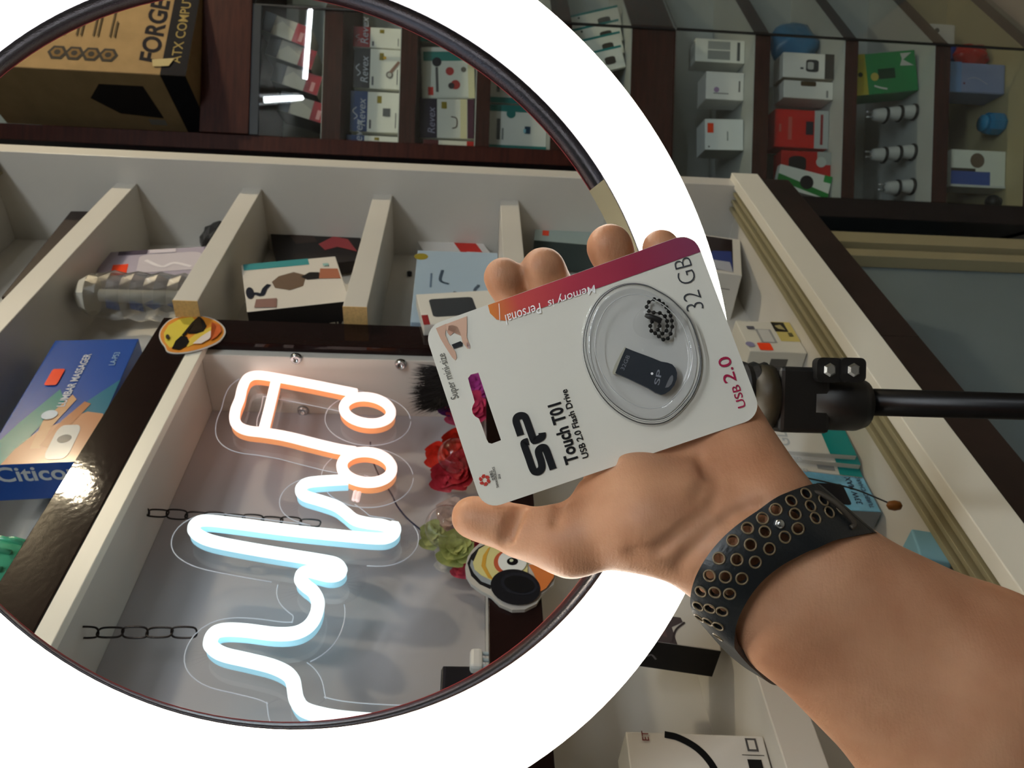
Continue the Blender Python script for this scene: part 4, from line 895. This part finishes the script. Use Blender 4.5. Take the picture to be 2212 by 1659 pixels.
obj('toy_body', lathe_me('toy_body', [(.0001, 0), (.030, 0), (.040, .012), (.044, .03), (.042, .05), (.034, .068), (.02, .08), (.0001, .084)], 28), GRN, gt)
for k in range(14):
    a = 2*math.pi*k/14; obj('rib', tube_me('rib', [(rr*math.cos(a), rr*math.sin(a), z) for rr, z in ((.04, .012), (.0448, .03), (.0428, .05), (.0348, .068), (.021, .08))], .0028, 8), GRN, gt)

# gimbal box and its dark neighbour
pbox('gimbal_box', 'white box with a phone gimbal picture leaning between the shelves', 'box', ('w', -.03), (760, 650), (787, 552), (520, 690), .04, '#d6d0c6', roll=.30, rest=1.5515, bev=.001,
     F=[('p', [(.86, .3), (1, .3), (1, .98), (.86, .98)], '#3f8f93'), ('p', [(.4, .42), (.62, .36), (.72, .48), (.66, .64), (.55, .72), (.42, .7), (.34, .56)], '#6e5a4a'), ('p', [(.52, .22), (.66, .22), (.68, .32), (.6, .42), (.52, .36)], '#211d1e'), ('p', [(.48, .02), (.7, .02), (.74, .2), (.52, .24)], '#a86a50'), ('s', [(.5, .75), (.42, .8), (.3, .84), (.34, .9), (.3, .97)], .05, '#1b1d2c'), ('p', oval(.36, .95, .12, .04), '#1b1d2c'), ('p', [(.02, .72), (.2, .7), (.22, .9), (.06, .93)], '#8a6a62'), ('r', .78, .1, .84, .16, '#8fb6b2')],
     L=[('r', 0, 0, 1, 1, '#121114'), ('t', 'VIDEO', .25, .05, .09, '#8a8476', 90)])
pbox('dark_box', 'black box with a red picture standing behind the gimbal box', 'box', ('w', -.078), (775, 560), (795, 470), (575, 565), .02, '#1c1716', roll=.28, rest=1.5515, bev=.001, F=[('p', [(.2, .1), (.5, .15), (.6, .3), (.45, .5), (.3, .45), (.35, .3)], '#a03a3e'), ('p', [(.5, .5), (.8, .55), (.75, .8), (.5, .75)], '#33241c')])
# boxes in the bay below
pbox('sky_blue_box', 'pale blue box with a gold seal on the shelf by the fingertips', 'box', ('w', -.036), (1052, 700), (1045, 545), (850, 700), .03, '#9fb4c6', rest=1.3485, bev=.001, F=[('c', .9, .95, .05, '#8d7f22'), ('p', rrect(.06, .72, .2, .84, .02), '#f0441c'), ('r', .45, .8, .65, .82, '#5b6f86'), ('s', [(.1, .55), (.3, .6), (.4, .52)], .02, '#3f4f60'), ('s', [(.5, .6), (.55, .7), (.7, .68)], .02, '#3f4f60'), ('c', .3, .35, .04, '#a08a90'), ('s', [(.2, .2), (.4, .3), (.5, .25)], .02, '#4a5868'), ('c', .22, .25, .06, '#b3a234')])
pbox('white_gold_box', 'white leaflet box with a gold oval behind the pale blue box', 'box', ('w', -.068), (1050, 640), (1050, 545), (975, 640), .008, '#d9dade', rest=1.3485, bev=.001, F=[('c', .6, .7, .1, '#9a8420', .5), ('s', [(.1, .9), (.3, .85), (.5, .92)], .03, '#7f8894'), ('r', .1, .5, .3, .53, '#bb7777'), ('c', .1, .95, .06, '#9a6f30')])
pbox('red_corner_box', 'white box with a red square corner standing against the pale shelf end', 'box', ('w', -.08), (1080, 565), (1070, 498), (940, 555), .018, '#dedbd6', roll=.3, rest=1.3485, bev=.001, F=[('r', .25, .12, .98, .45, '#cc2a22'), ('p', [(.25, .62), (.45, .6), (.5, .8), (.3, .85)], '#5b5a74'), ('c', .8, .38, .05, '#e8c8c4')])
pbox('phone_box', 'white phone box with a dark slab picture in front of the pale blue box', 'box', ('w', -.010), (1062, 690), (1062, 625), (880, 715), .018, '#dcdad2', roll=.2, rest=1.3485, bev=.001, F=[('p', rrect(.22, .3, .8, .86, .06), '#3a3d42'), ('r', .0, .92, .3, 1, '#8c2a2c')])
pbox('trimmer_box', 'grey-green box with a black cylinder picture and orange sticker behind the fingers', 'box', ('w', -.05), (1322, 532), (1318, 478), (1180, 538), .05, '#a3b3ac', rest=ZS, bev=.001, F=[('p', rrect(.55, .06, .8, .78, .04), '#20211f'), ('p', rrect(.6, .72, .75, .86, .02), '#2e302e'), ('r', .2, .78, .4, .88, '#f0441c')], L=[('r', 0, 0, 1, 1, '#3c4645')])
pbox('black_gift_box', 'small black open box beside the grey-green box', 'box', ('w', -.015), (1330, 640), (1330, 590), (1240, 640), .03, '#121216', rest=ZS, bev=.001, F=[('p', [(.0, .5), (.9, .85), (1, 1), (.05, .7)], '#23252a')])

# bottom of the white shelving
ZF = ZB+.0005
pbox('fire_picture_box', 'tall white box with a dark fire picture on its front', 'box', ('w', -.028), (1664, 598), (1655, 520), (1478, 592), .085, '#cfccc4', rest=ZF, bev=.001, F=[('r', .06, .1, .96, .97, '#241a1c'), ('p', [(.3, .45), (.62, .5), (.8, .62), (.9, .9), (.5, .95), (.3, .8)], '#c06a1c'), ('p', [(.5, .55), (.7, .6), (.75, .8), (.55, .8)], '#e6b23a'), ('p', [(.06, .1), (.6, .12), (.55, .34), (.3, .46), (.06, .5)], '#2b3a78'), ('p', [(.04, .1), (.3, .14), (.3, .34), (.08, .36)], '#a7aab4')],
     L=[('s', [(.2, .1), (.21, .5), (.22, .7)], .01, '#8d8a84'), ('s', [(.4, .1), (.41, .45), (.42, .6)], .01, '#8d8a84'), ('s', [(.7, .1), (.7, .3), (.71, .4)], .012, '#6a6660')])
pbox('blue_black_gadget_box', 'small black and blue box lying behind the fire picture box', 'box', ('w', -.07), (1590, 540), (1580, 470), (1520, 540), .03, '#1d2026', rest=ZF, F=[('c', .4, .55, .25, '#5f87a8')])
pbox('yellow_label_box', 'small white and yellow carton with an orange price sticker near the tripod head', 'box', ('w', -.03), (1722, 762), (1684, 696), (1612, 786), .035, '#d3d0c4', rest=ZF, bev=.001, F=[('p', [(.35, 0), (1, 0), (1, .35), (.35, .35)], '#c4b46a'), ('r', .66, .12, .98, .36, '#23211c'), ('p', [(.72, .16), (.9, .2), (.86, .32), (.76, .28)], '#a59a6a'), ('r', .28, .44, .72, .72, '#9a9a98'), ('r', .3, .48, .7, .68, '#c4c4c0'), ('p', rrect(.03, .58, .26, .82, .03), '#f0441c'), ('c', .2, .95, .08, '#8a86a8'), ('r', .7, .72, .8, .86, '#5a5a66'), ('r', .5, .08, .62, .16, '#5a5430')], L=[('r', .3, .3, .7, .6, '#5e5c58')])
for k, (lab, BL, BR, TL) in enumerate((('white glass protector box with teal end, nearest the tripod head', (1850, 985), (1812, 905), (1640, 1010)), ('white glass protector box with teal end between two others', (1858, 1005), (1850, 985), (1665, 1030)), ('white glass protector box with teal end next to the blue charger box', (1868, 1032), (1858, 1004), (1690, 1060)))):
    it = [('r', 0, 0, 1, .26, '#14898a'), ('t', 'GLASS', .12, .62, .13 if k == 0 else .06, '#a9aeb0', 90 if k else 0)]
    if k == 2: it += [('r', .25, .3, .9, .5, '#8d9193'), ('c', .5, .78, .12, '#6f7375'), ('r', .6, .52, .95, .6, '#7cc0c0')]
    pbox('screen_protector_box', lab, 'box', ('w', -.042-.006*k), BL, BR, TL, .03, '#d3d2cc', rest=ZF, bev=.001, group='screen protector boxes', F=it)
HOLO = mat('iridescent_foil', '#6fb4d8', .25, coat=.4, noise=.4, nscale=30)
pbox('charger_box', 'shiny blue foil charger box lettered 33W MAX beside the strap', 'box', ('w', -.055), (1898, 1106), (1842, 996), (1782, 1150), .03, '#6fb4d8', m=HOLO, rest=ZF, bev=.001, F=[('p', rrect(.1, .42, .5, .86, .05), '#17171e'), ('t', '33W MAX', .12, .24, .1, '#26324a', 0, .012), ('t', 'TURBO CHARGE', .06, .08, .075, '#26324a', 0, .006)], L=[('r', 0, 0, 1, 1, '#7d848a')])
pbox('pale_blue_box', 'pale blue box at the front edge beside the forearm', 'box', ('w', .0), (1945, 1215), (1925, 1150), (1880, 1220), .03, '#7fb0c4', rest=ZF)
tw = [onplane(x, y, *plane('w', .006)) for x, y in ((1700, 1025), (1745, 1033), (1800, 1045), (1850, 1058), (1895, 1076), (1932, 1092))]
twt = thing('thin_black_cord', 'thin black cord ending in a brown bead on the door track', 'cord', T(*tw[-1]))
obj('cord', tube_me('cord', catmull(tw, 6), .0008, 6), BLACK, twt, loc(twt, Matrix.Identity(4)))
obj('bead', lathe_me('bead', [(.0001, -.008), (.004, -.005), (.005, 0), (.004, .005), (.0001, .008)], 14), pm('#7a4a1c', .4), twt, loc(twt, T(*tw[-1])))
# left end of the lower shelf
pbox('drone_box', 'white box with a grey drone picture and black side below the niche', 'box', ('w', -.03), (1541, 1406), (1530, 1290), (1330, 1428), .035, '#c6c4be', rest=ZS, bev=.001, F=[('p', [(.0, .45), (.3, .5), (.42, .38), (.5, .4), (.5, .9), (.3, .98), (0, .95)], '#4a4244'), ('p', [(.1, .55), (.3, .58), (.35, .8), (.15, .85)], '#5e4c4c'), ('s', [(.02, .5), (.25, .46), (.42, .36)], .03, '#3a3436')], L=[('r', 0, 0, 1, 1, '#141214'), ('s', [(.35, .62), (.5, .68), (.4, .74), (.55, .8)], .05, '#7a767a')])
pbox('headset_box', 'white box with a curved black headset picture on the lower shelf', 'box', ('w', -.02), (1660, 1830), (1601, 1590), (1330, 1850), .04, '#c9c7c0', rest=ZS, bev=.001, F=[('s', [(.98, .72), (.95, .62), (.85, .5), (.7, .42), (.5, .38)], .07, '#111214'), ('r', .84, .06, .97, .14, '#4a4a4a'), ('r', .86, .075, .95, .125, '#c9c7c0'), ('r', .6, .06, .76, .16, '#1a1a1a'), ('s', [(.8, .03), (.8, .1), (.8, .19)], .008, '#2a2a2a'), ('t', 'ET', .9, .84, .05, '#6a2a2a')])

# ---------------------------------------------------------------- stock of the dark cabinets
def fbox(name, label, cat, x0, y0, x1, y1, Y, t_, col, roll=0, rest=None, **kw):
    """box facing the room: photo box x0..x1 (top to bottom), y0..y1 (right to left)"""
    a = onplane(x1, y1, *plane('y', Y)); b = onplane(x1, y0, *plane('y', Y)); c = onplane(x0, y1, *plane('y', Y)); w_ = b.x-a.x; h_ = c.z-a.z
    X = Vector((math.cos(roll), 0, math.sin(roll))); Yv = Vector((-math.sin(roll), 0, math.cos(roll)))
    if rest is None:
        zs = [zpx(b_)+.002 for a_, b_ in ub]+[zpx(b_) for a_, b_ in lb]; rest = max([z for z in zs if z < a.z+.03]+[.03])+.0003
    col = tuple(min(.82, c*1.6) for c in lin(col))
    return carton(name, label, cat, a, X, Yv, w_, h_, t_, col, rest=rest, **kw)
fb2 = Vector((.94, .34, 0)).normalized(); cf = Vector((.628, 1.70, 2.0015))
carton('computer_case_box', 'brown cardboard computer case carton with black lettering on the dark cabinet', 'carton', cf, fb2, (0, 0, 1), .36, .46, .19, '#7d5a2c', bev=.002, rough=.7, pr=.85, m=mat('brown_cardboard', '#8a7350', .8, spec=.15, noise=.08, nscale=25),
       F=[('r', 0, 0, 1, .115, '#131217'), ('t', 'ATX COMPUTER CASE', .09, .035, .045, '#8d7c4a', 0, .004), ('t', 'FORGE A', .075, .135, .085, '#15131a', 0, .03, .15)]
       + [('p', oval(.12, .36+.075*k, .055, .045, 6, math.pi/6), '#33302c') for k in range(4)] + [('p', oval(.12, .36+.075*k, .036, .03, 6, math.pi/6), '#6a5330') for k in range(4)] + [('c', .12, .36+.075*k, .018, '#33302c') for k in (0, 1, 2, 3)] + [('r', .25, .365+.075*k, .25+ln, .373+.075*k, '#4a3f2c') for k, ln in enumerate((.2, .3, .24, .18))] + [('r', .25, .345+.075*k, .25+ln, .353+.075*k, '#4a3f2c') for k, ln in enumerate((.12, .26, .16, .14))] + [('p', [(.06, .08), (.12, .06), (.1, .16), (.05, .15)], '#a89a70')],
       L=[('r', 0, 0, 1, .115, '#0c0b0e'), ('p', [(.25, .2), (.8, .22), (.8, .42), (.55, .5), (.3, .4)], '#1c1714'), ('r', .12, .2, .22, .28, '#7a7468')])
# upper glazed shelves
for k, (lab, y0, rl) in enumerate((('grey and white carton with a red end at the top of a leaning pile', 60, .35), ('grey and white carton with a red end, second of a leaning pile', 110, .32), ('grey and white carton with a red end, third of a leaning pile', 165, .30), ('grey and white carton with a red end, fourth of a leaning pile', 225, .28))):
    fbox('speaker_carton', lab, 'box', 585, y0, 690, y0+42, 1.86+.012*k, .1, '#8e8880', roll=-rl*.9, rest=None if k == 3 else zpx(695)+.004+.012*(3-k), group='leaning cartons on the top glass shelf', F=[('r', 0, 0, 1, .3, '#9a1f2a'), ('r', .12, .1, .6, .18, '#c98f90'), ('p', [(0, .3), (.5, .3), (.8, .6), (.4, .75), (0, .7)], '#c5bfae'), ('r', 0, .75, 1, 1, '#3c3e48')], L=[('r', 0, 0, 1, 1, '#2c2628')])
def revex(label, x0, y0, x1, y1, Y, top, ext=(), side=None): 
    return fbox('gadget_box', label, 'box', x0, y0, x1, y1, Y, .06, '#b9bab4', F=[('r', 0, .66, 1, 1, top), ('t', 'Revex', .12, .7, .16, '#b9bcc8', 0, 0, .2), ('s', [(.3, .92), (.38, .86), (.5, .95), (.6, .88)], .02, '#b9bcc8'), ('r', .72, .38, .9, .47, '#8a7a20'), ('r', .08, .58, .3, .62, '#5a5a60'), ('r', .12, .08, .5, .1, '#8a8a8a')]+list(ext), group='gadget boxes behind glass')
revex('small white and red gadget box at the top of its shelf behind glass', 755, 62, 862, 106, 1.87, '#8c1f24')
revex('white gadget box with a black lettered band and a ring-shaped picture', 755, 108, 859, 194, 1.865, '#17151c', [('c', .36, .25, .09, '#6a6462'), ('c', .36, .25, .055, '#b9bab4'), ('p', [(.4, .2), (.44, .26), (.72, .08), (.68, .03)], '#8a6a5c'), ('c', .78, .36, .04, '#e0b030')])
revex('white gadget box with a dark blue lettered band and grey plug picture', 752, 201, 860, 288, 1.86, '#1a3a72', [('r', .4, .2, .6, .35, '#5a5c60')])
revex('low white box with a blue band at the left end of its glass shelf', 748, 296, 862, 330, 1.85, '#1a3a72')
fbox('earphone_box', 'white and teal box with red and black gadget pictures and a red sticker', 'box', 912, 100, 1027, 212, 1.87, .06, '#aeb0aa', bev=.004, roll=.06, F=[('r', 0, .0, 1, .12, '#cfcba8'), ('p', [(.72, .2), (.9, .2), (.9, .95), (.72, .95)], '#2f7f78'), ('c', .7, .7, .09, '#23232b'), ('c', .52, .46, .08, '#b03c3a'), ('c', .26, .36, .09, '#b0403c'), ('c', .24, .44, .06, '#3a3034'), ('c', .55, .2, .05, '#6a665f'), ('r', .06, .78, .22, .88, '#c6281e'), ('r', .12, .68, .6, .73, '#5a5a5c')])
fbox('earphone_box', 'plain white and teal box partly hidden by the ring light', 'box', 905, 20, 1027, 96, 1.9, .05, '#a4a6a2', bev=.003, F=[('r', 0, .0, .2, 1, '#2f7f78'), ('c', .5, .4, .1, '#44484a')])
fbox('gadget_box', 'white box with dark plum ends standing below the red gadget box', 'box', 910, 215, 1027, 300, 1.86, .06, '#aaaba6', roll=.03, F=[('r', 0, .68, 1, 1, '#241a30'), ('r', 0, 0, 1, .12, '#4a2a3a'), ('r', 0, .13, 1, .25, '#cfc9a4'), ('t', 'Revex', .1, .72, .14, '#8a86a0', 0, 0, .2), ('r', .75, .5, .92, .6, '#8a7a20'), ('s', [(.25, .4), (.3, .32), (.5, .32), (.55, .42)], .03, '#5a4a44')])
fbox('red_end_box', 'low white box with red ends at the left of the plum-ended box', 'box', 915, 306, 1024, 334, 1.84, .06, '#b5b3a8', F=[('r', 0, .7, 1, 1, '#5a1518'), ('r', 0, 0, 1, .14, '#b0281f'), ('c', .5, .6, .1, '#b89a30')])
fbox('charger_carton', 'white carton with teal bands behind the ring light edge', 'box', 1062, 232, 1188, 332, 1.86, .06, '#a9aba8', F=[('r', 0, .0, .14, 1, '#1f6f6c'), ('r', .86, .0, 1, 1, '#1f6f6c'), ('c', .82, .62, .1, '#1f6f6c'), ('r', .25, .8, .7, .86, '#55585a'), ('r', .25, .74, .5, .77, '#77797a'), ('r', .4, .28, .56, .38, '#1c3a52'), ('r', .42, .36, .5, .4, '#7fb8cc')])
fbox('charger_carton', 'upper white and teal carton cut off by the ring light', 'box', 1062, 150, 1188, 228, 1.9, .05, '#a3a5a2', F=[('r', 0, .0, .16, 1, '#1f6f6c'), ('r', .3, .8, .6, .85, '#55585a')])
for k, (x0, y0, lab) in enumerate(((1262, 96, 'white blister pack with teal edge, lowest of four hung cards'), (1255, 66, 'white blister pack with teal edge, second of four hung cards'), (1250, 40, 'white blister pack with teal edge, third of four hung cards'), (1245, 10, 'white blister pack with teal edge, topmost of four hung cards'))):
    fbox('cable_pack', lab, 'package', x0, y0, 1355, y0+48, 1.85+.02*k, .012, '#b2b4ae', roll=.28, group='cable packs on the glass shelf', F=[('r', .9, 0, 1, 1, '#2f7f80'), ('p', rrect(.25, .2, .6, .45, .08), '#4a4440'), ('c', .8, .8, .05, '#33383a')])
# wide white boxes
fbox('white_tab_box', 'white box with grey print and a hanging tab on the upper pale shelf', 'box', 1505, 88, 1612, 138, 1.86, .06, '#b9bbb6', F=[('r', .1, .1, .9, .16, '#5a5e60'), ('r', .12, .3, .5, .75, '#8f9494'), ('r', .55, .3, .9, .75, '#9ea3a2')], Tp=[('r', .3, .2, .7, .8, '#c9ccc6')])
fbox('white_lilac_box', 'white box with a small lilac mark in the middle of the pale shelf', 'box', 1528, 158, 1610, 218, 1.86, .07, '#c3c1bb', F=[('c', .35, .72, .1, '#a58ab0'), ('r', .3, .1, .7, .14, '#6a6a6a'), ('r', .2, .4, .24, .8, '#8a8c90')])
fbox('white_plain_box', 'tall plain white box standing behind the white boxes', 'box', 1480, 186, 1606, 246, 1.95, .05, '#aeb6b4', F=[('c', .12, .94, .04, '#2a2c2e')])
fbox('white_sticker_box', 'white box with a bright orange sticker at the left of the pale shelf', 'box', 1525, 258, 1608, 325, 1.85, .07, '#b9c1c0', roll=.03, F=[('r', .55, .78, .86, .94, '#f0441c'), ('c', .1, .9, .03, '#2a2c2e'), ('r', .3, .4, .6, .43, '#8a9696')], L=[('r', 0, 0, 1, 1, '#8f938a')])
# second pale shelf
pk = pouch('blue_pouch', 'blue plastic pouch at the right end of the middle shelf', (1715, 95), 0, (.055, .03, .06), mat('blue_film', '#2f6f9c', .3), 0, 5)
def settle(o, px, py, Y, zrest):
    P = onplane(px, py, *plane('y', Y)); zm = min(v.co.z for v in o.data.vertices); o.matrix_basis = T(P.x, P.y, zrest-zm+.0005)
settle(pk, 1720, 100, 1.94, zpx(1820))
fbox('lock_box', 'white box with a padlock picture standing in front of the blue pouch', 'box', 1690, 118, 1800, 172, 1.85, .06, '#bdbdb8', F=[('p', rrect(.25, .3, .75, .55, .08), '#3a3c3e'), ('p', rrect(.35, .4, .65, .52, .05), '#b5b7b4'), ('r', 0, 0, 1, .18, '#4a4440'), ('r', .35, .6, .42, .66, '#222222')], L=[('r', 0, 0, 1, 1, '#c4bba8')])
fbox('cutout_box', 'white box with a dark cut-out below the padlock box', 'box', 1693, 178, 1800, 216, 1.85, .06, '#b5b6b2', F=[('p', rrect(.7, .35, .98, .66, .05), '#4a3a24'), ('r', .1, .1, .5, .14, '#8a8a8a')])
fbox('red_carton', 'red carton with a white lower end in the middle of the shelf', 'box', 1668, 240, 1784, 322, 1.87, .06, '#a01512', F=[('r', 0, 0, 1, .26, '#b5bab8'), ('r', .1, .1, .9, .15, '#8a2a2a'), ('r', .35, .28, .7, .42, '#2a2430'), ('r', .2, .68, .8, .75, '#c25a50'), ('r', .4, .88, .6, .92, '#c25a50')])
fbox('red_clip_box', 'dark red pack with a black gadget beside the red carton', 'box', 1664, 328, 1772, 384, 1.85, .05, '#8a1210', F=[('p', rrect(.2, .5, .8, .85, .15), '#121014'), ('r', .5, 0, 1, .28, '#9aa09e'), ('c', .6, .2, .2, '#b2b8b6')])
fbox('green_blister', 'white and green blister pack with a black plug at the left of the shelf', 'package', 1690, 382, 1805, 432, 1.84, .02, '#b0b4ae', roll=-.2, F=[('p', [(0, .0), (.25, 0), (.6, 1), (.3, 1)], '#1a7a30'), ('c', .5, .45, .3, '#15151a'), ('r', .7, .0, 1, .15, '#1f8a3a')])
# third shelf: green box and plugs
fbox('navy_box', 'dark blue box leaning behind the green box', 'box', 1858, 92, 2000, 125, 1.95, .08, '#1c2a6a', F=[('r', 0, .7, 1, 1, '#1f4fa8')])
fbox('green_box', 'green and yellow box with a white bow picture on the shelf with plugs', 'box', 1870, 108, 2006, 196, 1.86, .07, '#1c6a38', roll=.14, F=[('r', 0, .8, 1, 1, '#a8a028'), ('c', .5, .9, .06, '#2a3a1a'), ('p', [(.62, .04), (.78, .2), (.94, .06), (.94, .24), (.8, .22), (.64, .26)], '#b9beb8'), ('r', .35, .35, .6, .62, '#123a22'), ('c', .42, .68, .1, '#b5a84a'), ('s', [(.1, .5), (.14, .6), (.2, .7)], .04, '#c9cfc6')])
pb = lathe_me('plug_body', [(.0001, 0), (.0155, 0), (.017, .004), (.017, .012), (.0145, .028), (.012, .034), (.0001, .035)], 24)
pr_ = lathe_me('black_rim', [(.0172, .0), (.0205, .0015), (.0205, .0055), (.0172, .0075)], 24); pg = tube_me('prong', [(0, 0, .034), (0, 0, .052)], .0021, 8)
pb.materials.append(pm('#c4c6c2', .3)); pr_.materials.append(BLACK); pg.materials.append(CHROME)
zpl = zpx(2015)+.0003; proto = None
for (px_, py_, n_, nm) in ((1985, 238, 3, 'right'), (1985, 325, 3, 'middle'), (1985, 400, 2, 'left')):
    for k in range(n_):
        P = onplane(px_, py_, *plane('y', 1.86+.0*k)); 
        zc = zpl+.0+k*.0335
        if proto is None:
            proto = thing('travel_plug', '', 'plug'); obj('plug_body', pb, None, proto); obj('black_rim', pr_, None, proto)
            for sx_ in (-1, 1): obj('prong', pg, None, proto, T(sx_*.0065, 0, 0))
            t = proto
        else: t = copy_tree(proto)
        t.matrix_basis = T(P.x-.004*k, 1.875+.005*k, zc) @ Matrix.Rotation(.12*R.uniform(-1, 1), 4, 'Z')
        pos = ('bottom', 'second' if n_ == 3 else 'top', 'top')[k]
        tag(t, 'white travel plug with black rim, %s of the %s stack of plugs' % (pos, nm), 'plug', 'stacked white travel plugs')
        if k < n_-1:
            pass
# lowest shelf
zl2 = zpx(2213)+.0003
fbox('grey_blue_box', 'grey-blue shiny box lying in the lowest bay', 'box', 2055, 140, 2182, 205, 1.87, .08, '#6a7490', rest=zl2, bev=.004, F=[('r', 0, .75, 1, 1, '#6f8fbc'), ('c', .3, .7, .04, '#6a2a3a'), ('s', [(.3, .3), (.5, .5), (.45, .65)], .02, '#a9aebc')])
rd = pouch('red_pouch', 'red and blue plastic pouch at the right of the lowest bay', (2120, 118), 0, (.03, .02, .045), mat('red_film', '#a81c14', .3), 0, 8); settle(rd, 2125, 122, 1.93, zl2)
fbox('white_multi_adapter', 'white multi adapter with two dark sockets at the glass corner', 'adapter', 2052, 55, 2110, 108, 1.95, .05, '#b5b5ae', rest=zl2+.08, bev=.006, F=[('c', .3, .7, .1, '#3a3a38'), ('c', .7, .7, .1, '#3a3a38')])
jar = thing('blue_jar', 'small translucent blue faceted jar in the lowest bay', 'jar', T(onplane(2165, 265, *plane('y', 1.87)).x, 1.88, zl2))
obj('jar_body', lathe_me('jar_body', [(.0001, 0), (.024, 0), (.028, .008), (.028, .034), (.024, .042), (.0001, .042)], 8, False), mat('blue_plastic', '#1576a8', .15), jar); obj('jar_lid', lathe_me('jar_lid', [(.018, .042), (.02, .045), (.02, .052), (.0001, .053)], 16), mat('blue_plastic2', '#1a86b8', .2), jar)
fbox('white_disc_box', 'white box with a brown circle and blue strip in the lowest bay', 'box', 2062, 328, 2180, 408, 1.86, .06, '#b5bab0', rest=zl2, F=[('c', .72, .52, .2, '#6a5a48'), ('r', .4, .55, .5, 1, '#3a3428'), ('r', .05, .28, .42, 1, '#3a55a0'), ('r', .0, .0, .06, 1, '#cfd6d0')])
kb = thing('black_ball_knob', 'small black round knob at the left of the lowest bay', 'knob', T(onplane(2150, 432, *plane('y', 1.86)).x, 1.88, zl2))
obj('ball', lathe_me('ball', [(.0001, 0), (.011, .002), (.0165, .009), (.018, .017), (.0165, .025), (.011, .031), (.0001, .034)], 20), BLACK, kb); obj('foot', lathe_me('foot', [(.0001, 0), (.012, 0), (.012, .003), (.0001, .003)], 16), BLACK, kb)
